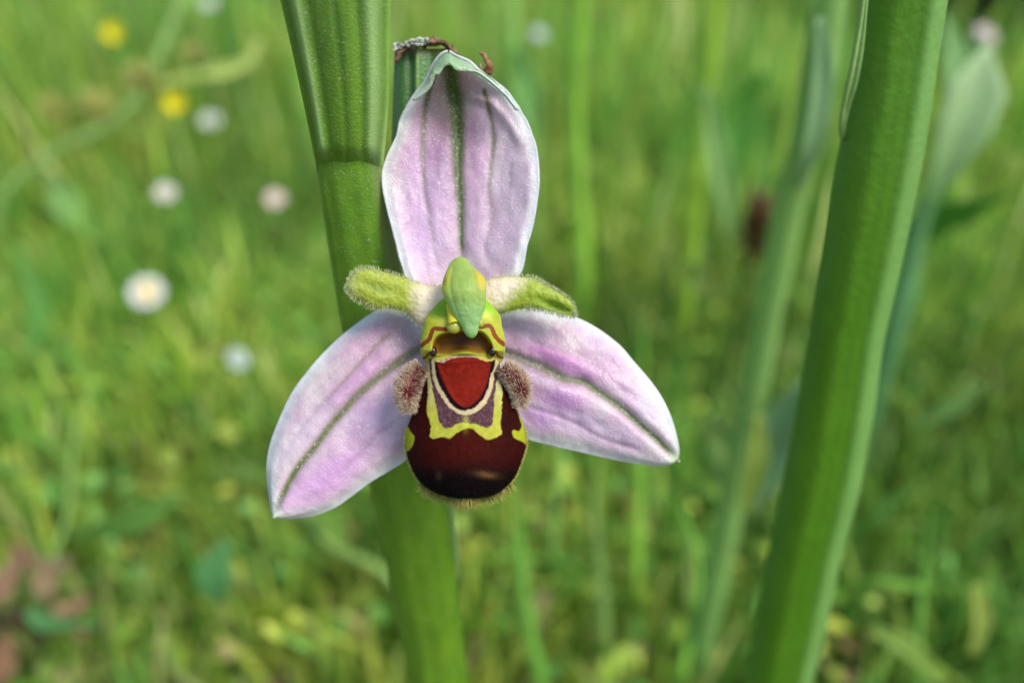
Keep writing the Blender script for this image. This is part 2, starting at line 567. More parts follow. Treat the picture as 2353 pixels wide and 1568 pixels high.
def stalk(pxy, d0, d1, w, color, label, group='tall grass stems behind the orchid', leaf=None, col2=None):
    P = stalk_pts(pxy, d0, d1); P = down_to_ground(P)
    if pxy[0][1] > 0: w = [.0002, w[0] * .7] + list(w)
    t = thing('grass_stem', label, 'grass stem', [P[-1][0], P[-1][1], 0], group)
    ribbon(P, [q * 1.15 for q in w], lin(color) * 1.4, 'culm', M_LEAF, t, tube=True, nseg=30)
    for lf in leaf or []:
        lp, dd, lw, lc = lf
        ribbon(stalk_pts(lp, *dd), [q * 1.2 for q in lw], lin(lc) * 1.4, 'leaf', M_LEAF, t, fold=0.4)
    return t


stalk([(1172, -60), (1180, 120), (1215, 260), (1222, 420)], .30, .34, [.0022, .0026], (150, 186, 96), 'pale yellowish grass stem just right of the hooded sepal', leaf=[([(1190, 100), (1205, 190), (1222, 320)], (.29, .31), [.001, .005, .001], (140, 184, 104))])
stalk([(1338, -60), (1330, 100), (1322, 240), (1330, 420), (1340, 600)], .26, .31, [.0020, .0026], (146, 188, 70), 'yellow green grass stem between the hooded sepal and the upright grass leaf')
stalk([(1650, -60), (1632, 140), (1608, 300), (1600, 460), (1585, 620)], .25, .30, [.0018, .0024], (150, 182, 60), 'yellow green grass stem with a pale drooping leaf, right of centre', leaf=[([(1622, 200), (1640, 330), (1668, 470), (1685, 560)], (.25, .28), [.001, .0034, .0030, .001], (138, 172, 100))])
stalk([(1480, 740), (1476, 900), (1470, 1100), (1462, 1320), (1480, 1560)], .20, .215, [.0013, .0016], (134, 178, 62), 'bright green grass stem right of the right sepal tip, reaching the bottom edge')
stalk([(1372, 1060), (1366, 1180), (1382, 1340), (1392, 1480)], .19, .20, [.0014, .0018], (140, 172, 90), 'paler grass stem below the right sepal')
stalk([(1190, 1010), (1184, 1170), (1205, 1380), (1240, 1568)], .18, .19, [.0018, .0020], (104, 152, 56), 'thick bright grass stem under the lip, right of the orchid stem')
stalk([(1305, 900), (1290, 1040), (1270, 1260), (1300, 1500)], .24, .22, [.0010, .0012], (116, 166, 70), 'thin dark green grass stem under the base of the right sepal')
stalk([(425, -50), (400, 40), (330, 200), (250, 290), (130, 345), (0, 460)], .34, .34, [.0017, .0015], (136, 168, 92), 'pale grass stalk bending diagonally across the upper left', leaf=[([(330, 195), (450, 175), (560, 150), (600, 90)], (.30, .30), [.0008, .0012, .0020, .0008], (166, 180, 96))])
stalk([(210, 880), (170, 1000), (155, 1180), (80, 1400)], .22, .20, [.0007, .0010], (132, 168, 84), 'pale grass stem at the left edge above the brown leaves')
stalk([(520, 1050), (640, 1120), (760, 1250), (900, 1330)], .21, .19, [.0013, .0018], (132, 160, 80), 'grass blade slanting below the left sepal')
stalk([(1560, 1150), (1600, 1280), (1590, 1420), (1560, 1568)], .19, .19, [.0013, .0016], (126, 176, 66), 'green grass stem beside the second orchid stem near the bottom')
stalk([(2135, 1170), (2120, 1330), (2105, 1480), (2110, 1568)], .17, .175, [.0010, .0012], (110, 160, 66), 'thin grass stem right of the second orchid stem near the bottom')

# seed clusters on the pale weed of the upper left
for (px, py, s, lb) in ((325, 190, .0095, 'pale yellow green seed head at the bend of the diagonal stalk'), (225, 245, .009, 'pale seed head below the diagonal stalk, left of the yellow flower'), (120, 250, .007, 'smallest pale seed head near the left edge'), (445, 128, .006, 'pale green seed head right of the higher yellow flower'), (1220, 385, .004, 'small yellowish seed head right of the hooded sepal')):
    c = W(px, py, .27); foot = np.array([c[0], c[1] + 0.01, 0])
    t = thing('seed_head', lb, 'seed head', foot, 'seed heads in the meadow')
    ribbon([foot, (foot + c) / 2 + np.array([.003, 0, 0]), c], [.0006, .0005], lin([120, 156, 70]), 'stalk', M_LEAF, t, tube=True, nseg=8)
    n = 60
    d = rng.normal(size=(n, 3)); d /= np.linalg.norm(d, axis=1, keepdims=True)
    V, f, C = hairs(c + d * s * .15, d + np.array([0, 0, .6]), rng.uniform(.4, .8, n) * s, s * .13, lin([184, 190, 92]), lin([206, 206, 120]))
    stuff(mesh_obj('spikelets', V, f, C, M_LEAF, t))

# brown withered seed head, right of centre
c = W(1738, 530, .24); foot = np.array([c[0] + .003, c[1] + .01, 0])
t = thing('withered_flower_head', 'dark brown withered flower head with a pinkish top beside the blurred stem', 'flower head', foot)
ribbon([foot, (foot + c) / 2, c], [.0008, .0008], lin([90, 100, 50]), 'stalk', M_LEAF, t, tube=True, nseg=8)
n = 150
d = rng.normal(size=(n, 3)) * np.array([.8, .8, 1.5]); b = c + d * .0030
V, f, C = hairs(b, rng.normal(size=(n, 3)) + np.array([0, 0, .5]), rng.uniform(.002, .005, n), .0008, lin([70, 50, 28]), lin([112, 84, 46]))
stuff(mesh_obj('florets', V, f, C, M_DEAD, t))
n = 50
b = W(1755, 470, .24) + rng.normal(size=(n, 3)) * .0022
V, f, C = hairs(b, rng.normal(size=(n, 3)), rng.uniform(.002, .005, n), .0009, lin([140, 108, 78]), lin([156, 120, 90]))
stuff(mesh_obj('dry_tuft', V, f, C, M_DEAD, t))


# dead brown leaves
def dead_leaf(px, py, h, L, ang, color, label, curl=1.0):
    c = G(px, py, h)
    a = math.radians(ang)
    e = np.array([math.cos(a), math.sin(a), .25]); e /= np.linalg.norm(e)
    s = np.array([-math.sin(a), math.cos(a), .1])
    up = np.cross(e, s)
    if up[2] < 0: up = -up
    V = []; n, k = 12, 9
    for i in range(n):
        t = i / (n - 1); w = L * .36 * math.sin(math.pi * (.04 + .92 * t)) ** .8
        for j in range(k):
            q = j / (k - 1) * 2 - 1
            V.append(c + e * L * (t - .5) + s * w * q * (1 - .25 * curl * abs(q)) + up * (L * .35 * curl * (q * q * .5 + (t - .5) ** 2) + .0015 * math.sin(9 * t + 5 * q)))
    V = np.array(V)
    C = (lin(color) * np.array([.36, .44, .46]) + lin([130, 118, 88]) * .30) * (0.8 + .5 * fbm(V[:, 0] * 300, V[:, 1] * 300, 4)[:, None])
    o = mesh_obj('dead_leaf', V, grid_faces(n, k), C, M_DEAD, thick=.0004)
    tag(o, label, 'dead leaf', 'dead leaves on the ground')


dead_leaf(15, 1345, .042, .014, 70, (196, 140, 108), 'pinkish brown curled dead leaf at the left edge of the picture')
dead_leaf(105, 1345, .042, .011, 120, (200, 160, 118), 'tan dead leaf right of the curled one near the left edge', 1.3)
dead_leaf(165, 1410, .042, .010, 40, (206, 150, 110), 'orange tan dead leaf, farthest right of the lower left cluster')
dead_leaf(8, 1530, .042, .011, 95, (180, 116, 84), 'reddish brown dead leaf in the bottom left corner')
dead_leaf(20, 1440, .016, .015, 15, (150, 96, 76), 'dark brown dead leaf under the curled pinkish one at the left edge')
dead_leaf(55, 1290, .042, .009, 150, (186, 130, 100), 'pinkish dead leaf, topmost of the lower left cluster', 1.4)
dead_leaf(130, 1310, .042, .008, 20, (200, 164, 130), 'pale tan dead leaf at the upper right of the lower left cluster', 1.2)
dead_leaf(100, 1450, .040, .007, 100, (140, 96, 70), 'small dark brown dead leaf at the bottom of the lower left cluster', 1.2)
dead_leaf(1255, 1225, .016, .016, 100, (178, 128, 92), 'brown dead leaf seen low, right of the orchid stem below the lip')
dead_leaf(670, 790, .02, .015, 20, (176, 128, 84), 'small brown dead leaf just above the left sepal')
dead_leaf(1455, 760, .02, .016, 60, (172, 130, 96), 'brownish dead leaf above the outer half of the right sepal')
dead_leaf(600, 570, .02, .026, 20, (142, 108, 64), 'dull brown dead leaf left of the orchid stem, level with its petals')
dead_leaf(1640, 1290, .012, .012, 80, (120, 92, 60), 'dark brown dead leaf left of the second orchid stem near the bottom')
dead_leaf(860, 1270, .014, .008, 70, (150, 112, 84), 'tiny brown dead leaf left of the orchid stem below the left sepal')


# broad leaves of other plants
def broad_leaf(pts, d, w, color, label, color2=None, fold=.3, name='broad_leaf'):
    o = ribbon(stalk_pts(pts, *d), w, lin(color), name, M_LEAF, None, fold=fold, color2=None if color2 is None else lin(color2), nseg=18)
    tag(o, label, 'leaf', 'broad leaves in the meadow')


broad_leaf([(1850, 870), (1790, 960), (1745, 1060), (1700, 1190)], (.14, .17), [.0012, .0060, .0056, .001], (132, 176, 126), 'bluish green broad leaf partly hidden behind the second orchid stem')
broad_leaf([(1742, 950), (1738, 1050), (1722, 1120), (1712, 1185)], (.136, .15), [.0008, .0020, .0018, .0006], (160, 184, 84), 'yellow green narrow leaf in front of the bluish broad leaf')
broad_leaf([(1625, 960), (1660, 1010), (1690, 1090), (1705, 1180)], (.16, .17), [.001, .0046, .0040, .001], (146, 182, 104), 'pale green leaf left of the bluish broad leaf')
broad_leaf([(2250, 880), (2180, 930), (2080, 975)], (.19, .2), [.001, .0040, .001], (140, 184, 100), 'light green leaf slanting right of the second orchid stem')
broad_leaf([(1580, 600), (1605, 625), (1600, 680)], (.24, .25), [.001, .0042, .001], (172, 196, 104), 'small pale yellow green leaf below the withered flower head')
broad_leaf([(420, 1130), (300, 1190), (160, 1230)], (.17, .18), [.001, .0042, .001], (132, 182, 84), 'bright green leaf in the lower left above the tan dead leaf')
broad_leaf([(520, 1240), (490, 1330), (510, 1380)], (.18, .19), [.001, .0046, .001], (112, 176, 104), 'bluish green rounded leaf below the left sepal')
broad_leaf([(230, 1430), (130, 1420), (60, 1400)], (.17, .18), [.001, .0048, .001], (104, 166, 90), 'dark bluish leaf beside the orange tan dead leaf')
broad_leaf([(700, 1120), (760, 1180), (790, 1260)], (.19, .20), [.001, .0040, .001], (146, 186, 84), 'light leaf just left of the orchid stem below the left sepal')
broad_leaf([(560, 1370), (620, 1395), (660, 1440)], (.17, .18), [.001, .0034, .001], (158, 184, 50), 'yellowish leaf near the bottom left of the orchid stem')
broad_leaf([(1900, 1350), (2020, 1330), (2140, 1350)], (.18, .17), [.001, .0032, .001], (128, 184, 66), 'bright green leaf lying right of the second orchid stem near the bottom')
broad_leaf([(2330, 440), (2200, 470), (2120, 540)], (.22, .24), [.001, .0090, .003], (96, 160, 58), 'large green leaf on the right behind the pale bud')
broad_leaf([(1200, 640), (1180, 600), (1150, 560)], (.3, .32), [.001, .004, .001], (120, 160, 60), 'dull green leaf behind the right edge of the hooded sepal')
broad_leaf([(1760, 160), (1700, 260), (1680, 420)], (.32, .34), [.002, .0100, .002], (96, 160, 56), 'deep green broad leaf behind the blurred stem in the upper right')
broad_leaf([(40, 560), (90, 700), (60, 830)], (.26, .27), [.001, .004, .001], (118, 176, 80), 'green leaf at the left edge beside the largest daisy')
broad_leaf([(230, 560), (150, 470), (90, 380)], (.34, .36), [.001, .007, .001], (136, 180, 96), 'pale green leaf in the upper left under the seed heads')
broad_leaf([(2000, 1440), (2100, 1500), (2160, 1568)], (.16, .16), [.001, .002, .001], (132, 166, 64), 'yellowish green leaf in the lower right')
broad_leaf([(2240, 1340), (2250, 1430), (2230, 1500)], (.165, .17), [.001, .002, .001], (164, 182, 84), 'pale yellow leaf in the lower right corner')

# dark bush far behind, upper right corner
bc = G(2325, 150); BS = .40
t = thing('bush', 'dark green bush in the far upper right corner of the meadow', 'bush', bc)
for k in range(5):
    e = bc + np.array([rng.uniform(-.3, .3), rng.uniform(-.2, .2), rng.uniform(.3, .6)]) * BS
    ribbon([bc, (bc + e) / 2 + np.array([.02, 0, .02]), e], [.005, .002], lin([70, 56, 40]), 'branch', M_DEAD, t, tube=True, nseg=6)
n = 3600
q = rng.normal(size=(n, 3)); q /= np.linalg.norm(q, axis=1, keepdims=True)
ctr = bc + np.array([0, 0, .30]) * BS + q * (rng.random((n, 1)) ** .4) * np.array([.36, .45, .36]) * BS * (0.8 + .4 * fbm(q[:, 0] * 3, q[:, 2] * 3, 8)[:, None])
V, f, C = hairs(ctr, rng.normal(size=(n, 3)), rng.uniform(.01, .02, n), .0035, lin([34, 58, 26]), lin([44, 72, 32]))
stuff(mesh_obj('foliage', V, f, C, M_LEAF, t))


# ================================================================== STEM SECTIONS
def lofted(rows, prof, colf, name, m, parent, nth=72, nrow=160, back=0.75, cap=True):
    """rows: (picture y, left x, right x, depth). prof(theta-u, row y) -> extra depth as a share of the half width"""
    rows = np.array(rows, float)
    ys = np.linspace(rows[0, 0], rows[-1, 0], nrow)
    xl, xr, dd = (np.interp(ys, rows[:, 0], rows[:, k]) for k in (1, 2, 3))
    ker = np.ones(9) / 9
    for arr in (xl, xr, dd):
        arr[:] = np.convolve(np.pad(arr, 4, mode='reflect', reflect_type='odd'), ker, 'valid')
    th = np.linspace(0, 2 * np.pi, nth, endpoint=False)
    u = np.cos(th); s = np.sin(th)
    YY, UU = np.meshgrid(ys, u, indexing='ij'); SS = np.tile(s, (nrow, 1))
    hw = ((xr - xl) / 2)[:, None]; xc = ((xr + xl) / 2)[:, None]
    front = SS > 0
    z = np.where(front, SS * 0.8 + prof(UU, YY) * np.sqrt(np.clip(SS, 0, 1)), SS * back)
    zc = z * hw * dd[:, None] / FPX
    V = W(xc + UU * hw, YY, dd[:, None] - 0) + zc[..., None] * CZ
    C = colf(UU, YY, front)
    return mesh_obj(name, V, grid_faces(nrow, nth, wrap=True)[:, ::-1], C, m, parent)


def depth_v(y, mid, top=None):
    """depth of an upright stem that stands mid metres away at picture centre"""
    # a plumb line in camera terms: depth grows downwards
    k = 0.50
    yy = (y - 784) / FPX
    return mid / (1 - k * yy)


# ---- plant 1: the orchid
stem_bottom = W(1005, 1568, depth_v(1568, .0605))
foot = np.array([stem_bottom[0] + .004, stem_bottom[1] + .002, 0.0])
orchid = thing('bee_orchid', 'flowering bee orchid in focus, pink sepals and maroon lip on a green stem', 'orchid', foot)


def g_noise(U, Y, seed=1, a=5, b=.02):
    return fbm(U * a, Y * b, seed)


SG_D = lin([74, 114, 20]); SG_M = lin([98, 136, 28]); SG_L = lin([136, 174, 84]); SG_Y = lin([120, 150, 40])


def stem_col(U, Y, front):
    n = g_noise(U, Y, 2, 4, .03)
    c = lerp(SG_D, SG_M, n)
    c = lerp(c, lin([104, 118, 66]), sm(.55, .8, U) * sm(1000, 600, Y) * .8)  # greyish upper right side: the stem's shaded flank, painted in
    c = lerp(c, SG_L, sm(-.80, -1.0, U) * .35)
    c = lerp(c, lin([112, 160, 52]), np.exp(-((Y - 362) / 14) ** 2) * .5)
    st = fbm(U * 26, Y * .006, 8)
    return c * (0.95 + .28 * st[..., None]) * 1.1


rows = [(y, xl, xr, depth_v(y, .0620)) for y, xl, xr in
        ((-140, 690, 880), (0, 700, 885), (200, 712, 882), (330, 724, 882), (372, 727, 884), (420, 731, 890), (500, 744, 903), (640, 766, 926), (750, 784, 948), (900, 812, 978), (1060, 842, 1010), (1140, 854, 1024), (1300, 888, 1046), (1430, 914, 1060), (1568, 938, 1075), (1700, 962, 1092))]
stem_prof = lambda U, Y: 0.05 * np.exp(-((U - .62) / .1) ** 2) + .05 * np.exp(-((U + .75) / .1) ** 2) + .05 * np.exp(-((Y - 365) / 16.) ** 2) - .02 * np.cos(U * 9)
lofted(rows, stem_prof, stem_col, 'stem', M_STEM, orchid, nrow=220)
lowP = W(1027, 1690, depth_v(1690, .0620))
ribbon([lowP - CZ * .000, (lowP + foot) / 2 + np.array([.002, -.002, 0]), foot], [.0026, .0028, .0030], SG_D, 'lower_stem', M_STEM, orchid, tube=True, nseg=14)


def bract_prof(U, Y):
    a = sm(392, 345, Y)
    p = .20 * np.exp(-((U - .74) / .15) ** 2) + .24 * np.exp(-((U + .60) / .10) ** 2) - .14 * np.exp(-((U + .84) / .07) ** 2)
    p += .05 * np.exp(-((U + .02) / .25) ** 2) - .09 * np.exp(-((U - .10) / .05) ** 2) - .06 * np.exp(-((U + .38) / .07) ** 2) - .06 * np.exp(-((U - .48) / .07) ** 2)
    p += .05 * np.exp(-((U - .93) / .03) ** 2)
    return p * a * .72 - .45 * sm(345, 396, Y) ** 1.5


def bract_col(U, Y, front):
    n = g_noise(U, Y, 4, 6, .02)
    c = lerp(lin([70, 106, 24]), lin([94, 132, 34]), n)
    c = lerp(c, lin([104, 144, 40]), np.exp(-((U - .42) / .10) ** 2) * .6)
    c = lerp(c, lin([146, 178, 108]), sm(385, 340, Y) * np.clip(np.exp(-((U - .76) / .13) ** 2) + np.exp(-((U + .60) / .09) ** 2), 0, 1) * .75)
    c = lerp(c, lin([150, 190, 90]), sm(.93, 1.0, U) * .6)
    c = lerp(c, lin([44, 84, 18]), np.exp(-((U - .10) / .05) ** 2) * .5 + np.exp(-((U + .82) / .05) ** 2) * .3)
    st = fbm(U * 30, Y * .008, 18)
    return c * (0.92 + .30 * st[..., None]) * 1.1


rows = [(y, xl, xr, depth_v(y, .0612)) for y, xl, xr in
        ((-140, 612, 902), (0, 645, 898), (100, 668, 896), (200, 690, 895), (290, 709, 889), (340, 719, 884), (370, 724, 880), (396, 729, 874))]
lofted(rows, bract_prof, bract_col, 'bract', M_STEM, orchid, nth=110, nrow=120)

# second, cut-off bract with a withered tip behind the hooded sepal
n, k = 60, 40
tt = np.linspace(0, 1, n)[:, None] * np.ones((1, k)); uu = np.ones((n, 1)) * np.linspace(-1, 1, k)[None]
xl = 906 - 10 * tt; xr = 1050 + 6 * tt
X = (xl + xr) / 2 + uu * (xr - xl) / 2; Y = 112 + tt * 330 + 6 * uu * 0
zz = -4.6 + .9 * np.sqrt(1 - .9 * uu ** 2) + .35 * np.exp(-((X - 957) / 6) ** 2) + .12 * np.cos(X / 7) - .9 * tt
C = lerp(lin([56, 104, 44]), lin([72, 122, 40]), fbm(X / 12, Y / 90, 3))
C = lerp(C, lin([150, 186, 96]), np.exp(-((X - 957) / 5) ** 2) * .7)
C = lerp(C, lin([34, 66, 26]), np.exp(-((X - 936) / 5) ** 2) * .5)
C = lerp(C, lin([132, 120, 60]), sm(.08, 0, tt) * .6)
b2 = mesh_obj('bract', F(X, Y, zz), grid_faces(n, k), C, M_STEM, orchid, face_cam=True, thick=.0005)
b2['label'] = 'ribbed bract cut short by a withered brown tip'
# withered edge: crumpled strip
n, k = 70, 12
tt = np.linspace(0, 1, n)[:, None] * np.ones((1, k)); vv = np.ones((n, 1)) * np.linspace(-1, 1, k)[None]
pl = resample([(908, 138), (922, 118), (950, 104), (985, 98), (1012, 97), (1030, 108), (1048, 128)], n)
wj = 8 + 4 * np.sin(tt[:, :1] * 23) + 5 * fbm(tt[:, :1] * 14, tt[:, :1], 6)
X = pl[:, :1] + vv * 2.5 + 2.5 * (fbm(tt * 30, vv * 3, 2) - .5)
Y = pl[:, 1:] + vv * wj * .8 + 4 * (fbm(tt * 24, vv * 2 + 4, 5) - .5)
zz = -3.5 + .45 * np.cos(vv * 1.6) + .5 * (fbm(tt * 22, vv * 3, 9) - .5)
C = lerp(lin([104, 66, 44]), lin([176, 140, 108]), fbm(tt * 25, vv * 2, 7))
C = lerp(C, lin([58, 34, 24]), sm(.55, .7, fbm(tt * 18 + 3, vv * 2, 12)))
w_t = mesh_obj('withered_tip', F(X, Y, zz), grid_faces(n, k), C, M_DRY, b2, face_cam=True, thick=.00025)
# whitish papery flake
n, k = 30, 8
tt = np.linspace(0, 1, n)[:, None] * np.ones((1, k)); vv = np.ones((n, 1)) * np.linspace(-1, 1, k)[None]
pl = resample([(906, 112), (925, 102), (950, 97), (985, 96)], n)
X = pl[:, :1] + 2 * (fbm(tt * 20, vv * 3, 2) - .5); Y = pl[:, 1:] + vv * (7 * (1 - tt * .7)) + 5 * (fbm(tt * 16, vv * 2 + 4, 5) - .5)
mesh_obj('papery_flake', F(X, Y, -2.9 + .5 * (fbm(tt * 15, vv * 3, 9) - .5)), grid_faces(n, k), lerp(lin([214, 222, 208]), lin([150, 150, 130]), fbm(tt * 20, vv, 1)), M_DRY, b2, face_cam=True, thick=.0002)

# thin dried curl right of the hood
P = [F(1115, 172, -1.2), F(1124, 158, -.9), F(1122, 146, -.5), F(1116, 138, -.6), F(1112, 128, -.9), F(1103, 122, -1.0)]
ribbon(P, [.00035, .00030, .00022, .00016, .00018, .0001], lin([150, 92, 58]), 'dried_curl', M_DRY, orchid, tube=True, color2=lin([178, 132, 96]))
P = [F(1110, 172, -1.1), F(1104, 158, -.9), F(1106, 144, -.9)]
ribbon(P, [.0003, .0002, .00008], lin([150, 110, 60]), 'dried_curl', M_DRY, orchid, tube=True, color2=lin([206, 204, 140]))

# sliver of a leaf edge behind the lower stem
P = [W(1024, 1120, .0735), W(1034, 1200, .0755), W(1044, 1270, .0775), W(1049, 1330, .079)]
ribbon(P, [.0007, .0006, .0005, .0002], lin([164, 196, 120]), 'leaf_edge', M_LEAF, orchid, fold=.3)

# ---- plant 2: stem on the right
b2p = W(1785, 1568, depth_v(1568, .0700))
foot2 = np.array([b2p[0] - .004, b2p[1] + .004, 0])
orchid2 = thing('orchid_stem', 'thick keeled green orchid stem slanting down the right side, slightly blurred', 'plant stem', foot2)


def s2_prof(U, Y):
    return .05 * np.exp(-((U - .40) / .22) ** 2) - .04 * np.exp(-((U - .12) / .12) ** 2) + .05 * np.exp(-((U + .5) / .2) ** 2)


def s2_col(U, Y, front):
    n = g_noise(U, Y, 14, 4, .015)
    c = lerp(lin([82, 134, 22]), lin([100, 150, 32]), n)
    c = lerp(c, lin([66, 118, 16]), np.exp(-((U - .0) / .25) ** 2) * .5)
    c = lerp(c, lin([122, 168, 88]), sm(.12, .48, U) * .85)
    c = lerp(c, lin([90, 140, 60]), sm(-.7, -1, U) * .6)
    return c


rows = [(y, xl, xr, depth_v(y, .0700)) for y, xl, xr in
        ((-140, 1992, 2192), (0, 1978, 2171), (125, 1968, 2151), (251, 1948, 2134), (401, 1918, 2109), (542, 1898, 2080), (677, 1873, 2050), (787, 1856, 2024), (936, 1832, 2004), (1111, 1798, 1974), (1285, 1763, 1927), (1420, 1738, 1898), (1568, 1708, 1862), (1700, 1682, 1830))]
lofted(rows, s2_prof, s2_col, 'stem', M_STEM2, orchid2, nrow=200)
lowP = W(1757, 1690, depth_v(1690, .0700))
ribbon([lowP, (lowP + foot2) / 2 + np.array([-.001, -.001, 0]), foot2], [.0030, .0031, .0032], lin([66, 118, 22]), 'lower_stem', M_STEM2, orchid2, tube=True, nseg=14)
P = [W(1990, -60, .0555), W(1975, 70, .057), W(1958, 170, .0585), W(1941, 240, .060), W(1933, 290, .061), W(1936, 330, .0625)]
ribbon(P, [.0003, .00030, .00042, .00045, .0003, .0001], lin([148, 184, 104]), 'bract', M_STEM2, orchid2, fold=.5)

# ---- plant 3: blurred stem left of plant 2
P = [W(1910, -80, .105), W(1893, 80, .110), W(1872, 220, .114), W(1848, 340, .119), W(1812, 470, .125), W(1788, 600, .131), W(1762, 720, .138), W(1740, 850, .145)]
P = down_to_ground(P)
o3 = thing('blurred_stem', 'pale blurred plant stem left of the slanting orchid stem', 'plant stem', [P[-1][0], P[-1][1], 0])
ribbon(P, [.0026, .0025, .0026, .0030, .0028, .0026], lin([150, 192, 104]), 'stem', M_LEAF, o3, tube=True, nseg=40)
ribbon([W(1880, 40, .104), W(1885, 180, .108), W(1862, 330, .112), W(1830, 430, .118)], [.0006, .0017, .0015, .0005], lin([150, 190, 130]), 'sheath_leaf', M_LEAF, o3, fold=.4)

# ---- plant 4: pale bud right of plant 2
P = [W(2250, 90, .165), W(2235, 170, .168), W(2200, 300, .172), W(2150, 420, .177), W(2110, 520, .182), W(2085, 640, .187), W(2060, 740, .19)]
P = down_to_ground(P)
o4 = thing('pale_bud', 'pale whitish green bud on a bluish stalk right of the slanting orchid stem', 'bud', [P[-1][0], P[-1][1], 0])
ribbon(P, [.0012, .0016, .0024, .0026, .0020, .0018, .0016], lin([110, 164, 100]), 'stalk', M_LEAF, o4, tube=True, nseg=34)
ribbon([W(2265, 110, .158), W(2238, 190, .160), W(2205, 290, .163), W(2160, 400, .168), W(2125, 470, .172)], [.0010, .0062, .0058, .0032, .0006], lin([186, 212, 156]), 'bud_scale', M_LEAF, o4, fold=.35, color2=lin([140, 184, 110]))
ribbon([W(2170, 40, .165), W(2190, 130, .167), W(2185, 260, .169), W(2160, 350, .172)], [.0004, .0026, .0022, .0006], lin([146, 190, 116]), 'bud_scale', M_LEAF, o4, fold=.35)

# ================================================================== FLOWER
Z1 = lambda pts: [(852.5 + .3765 * x, 65.6 + .3765 * y) for x, y in pts]
Z2 = lambda pts: [(773.8 + .2452 * x, 563.9 + .2452 * y) for x, y in pts]
Z3 = lambda pts: [(885.2 + .2718 * x, 741 + .2718 * y) for x, y in pts]
Z4 = lambda pts: [(590.2 + .3345 * x, 688.5 + .3345 * y) for x, y in pts]
Z5 = lambda pts: [(1141 + .2635 * x, 688.5 + .2635 * y) for x, y in pts]

PINK = lin([220, 186, 200]); PALE = lin([228, 212, 210]); LILAC = lin([208, 172, 196]); WHITE = lin([228, 236, 232])
HOT = lin([212, 142, 206]); VEIN = lin([106, 112, 54]); GREY = lin([190, 172, 180])


def sepal_colour(X, Y, edge, veins, spots, seed):
    """edge: distance to the margin in picture units"""
    n1 = fbm(X / 60, Y / 60, seed); n2 = fbm(X / 14, Y / 14, seed + 4); n3 = fbm(X / 4, Y / 4, seed + 9)
    c = lerp(PALE, PINK, sm(.25, .7, n1))
    c = lerp(c, LILAC, sm(.5, .8, n2) * .35)
    for (x, y, sx, sy, ang, col, a) in spots:
        c = lerp(c, lin(col), gauss(X, Y, x, y, sx, sy, ang) * a * .9)
    c = lerp(c, WHITE, sm(36, 0, edge + 14 * (n2 - .5)) * .8)
    for P, w0, w1, a0, a1, col in veins:
        d, p = dist_line(X, Y, P)
        w = w0 + (w1 - w0) * p
        a = (a0 + (a1 - a0) * p) * (1 - sm(.93, 1, p) * .6)
        c = lerp(c, lin(col), np.exp(-(d / (w * 1.4)) ** 2.6) * np.clip(a * (.85 + .4 * n3), 0, 1))
    return c * (.94 + .12 * n3[..., None])


# dorsal sepal -----------------------------------------------------
Lp = [(1000, 700), (962, 672)] + Z1([(220, 1530), (180, 1420), (130, 1230), (85, 1060), (65, 900), (90, 790), (150, 660), (180, 550), (250, 430), (330, 330), (385, 220), (430, 165), (470, 145)])
Rp = [(1105, 700), (1160, 668)] + Z1([(910, 1490), (950, 1330), (990, 1180), (1020, 1010), (1025, 880), (1010, 740), (970, 610), (910, 500), (830, 390), (740, 320), (660, 265), (600, 210), (520, 175), (471, 146)])
n, k = 190, 120
A = resample(Lp, n); B = resample(Rp, n)
s = np.linspace(0, 1, k)[None] * np.ones((n, 1)); t = np.linspace(0, 1, n)[:, None] * np.ones((1, k))
X = A[:, :1] * (1 - s) + B[:, :1] * s; Y = A[:, 1:] * (1 - s) + B[:, 1:] * s
edge = np.abs(sdist(X, Y, np.vstack([A, B[::-1]])))
veins = [(Z1([(485, 230), (495, 330), (515, 450), (530, 650), (530, 850), (545, 1050), (550, 1250), (556, 1390)]), 16, 4, 1.0, .9, (84, 108, 30)),
         (Z1([(385, 290), (345, 420), (325, 560), (315, 750), (320, 900), (340, 1050), (372, 1250), (400, 1450)]), 5, 4.5, 1.0, .12, (104, 104, 62)),
         (Z1([(690, 380), (735, 560), (750, 680), (730, 850), (722, 1000), (735, 1150), (700, 1300), (700, 1420)]), 4, 4, .95, .12, (116, 116, 60)),
         (Z1([(860, 830), (845, 1000), (835, 1200)]), 4, 4, .3, .1, (140, 120, 120)),
         (Z1([(230, 800), (235, 1050), (260, 1300)]), 4, 4, .2, .1, (150, 110, 150)),
         (Z1([(620, 700), (640, 1000), (630, 1400)]), 5, 4, .15, .1, (150, 120, 150))]
spots = [(1020, 262, 55, 42, 0, (160, 134, 106), .75), (1020, 300, 62, 30, 0, (142, 98, 100), .8), (1010, 430, 26, 80, 0, (176, 126, 184), .65),  # brownish spots below the hood: curl shade painted in, with some pigment
         (1010, 345, 40, 40, 0, (160, 112, 150), .6), (1085, 320, 26, 40, 0, (172, 128, 148), .55), (1130, 250, 40, 46, 30, (214, 180, 208), .6),
         (960, 420, 30, 120, 0, (214, 172, 214), .7), (1100, 420, 26, 100, 0, (208, 164, 202), .6), (1180, 440, 34, 110, 0, (204, 188, 206), .8),
         (975, 560, 40, 70, 0, (226, 190, 226), .8), (1120, 570, 60, 60, 0, (208, 184, 206), .7), (1020, 195, 40, 34, 0, (150, 150, 120), .5)]
C = sepal_colour(X, Y, edge, veins, spots, 3)
us = s * 2 - 1
d1, p1 = dist_line(X, Y, veins[0][0]); d2, _ = dist_line(X, Y, veins[1][0]); d3, _ = dist_line(X, Y, veins[2][0])
z = -1.6 - 1.5 * (1 - np.sqrt(np.clip(1 - .86 * us ** 2, 0, 1))) * -1.0          # shallow bowl, margins forward
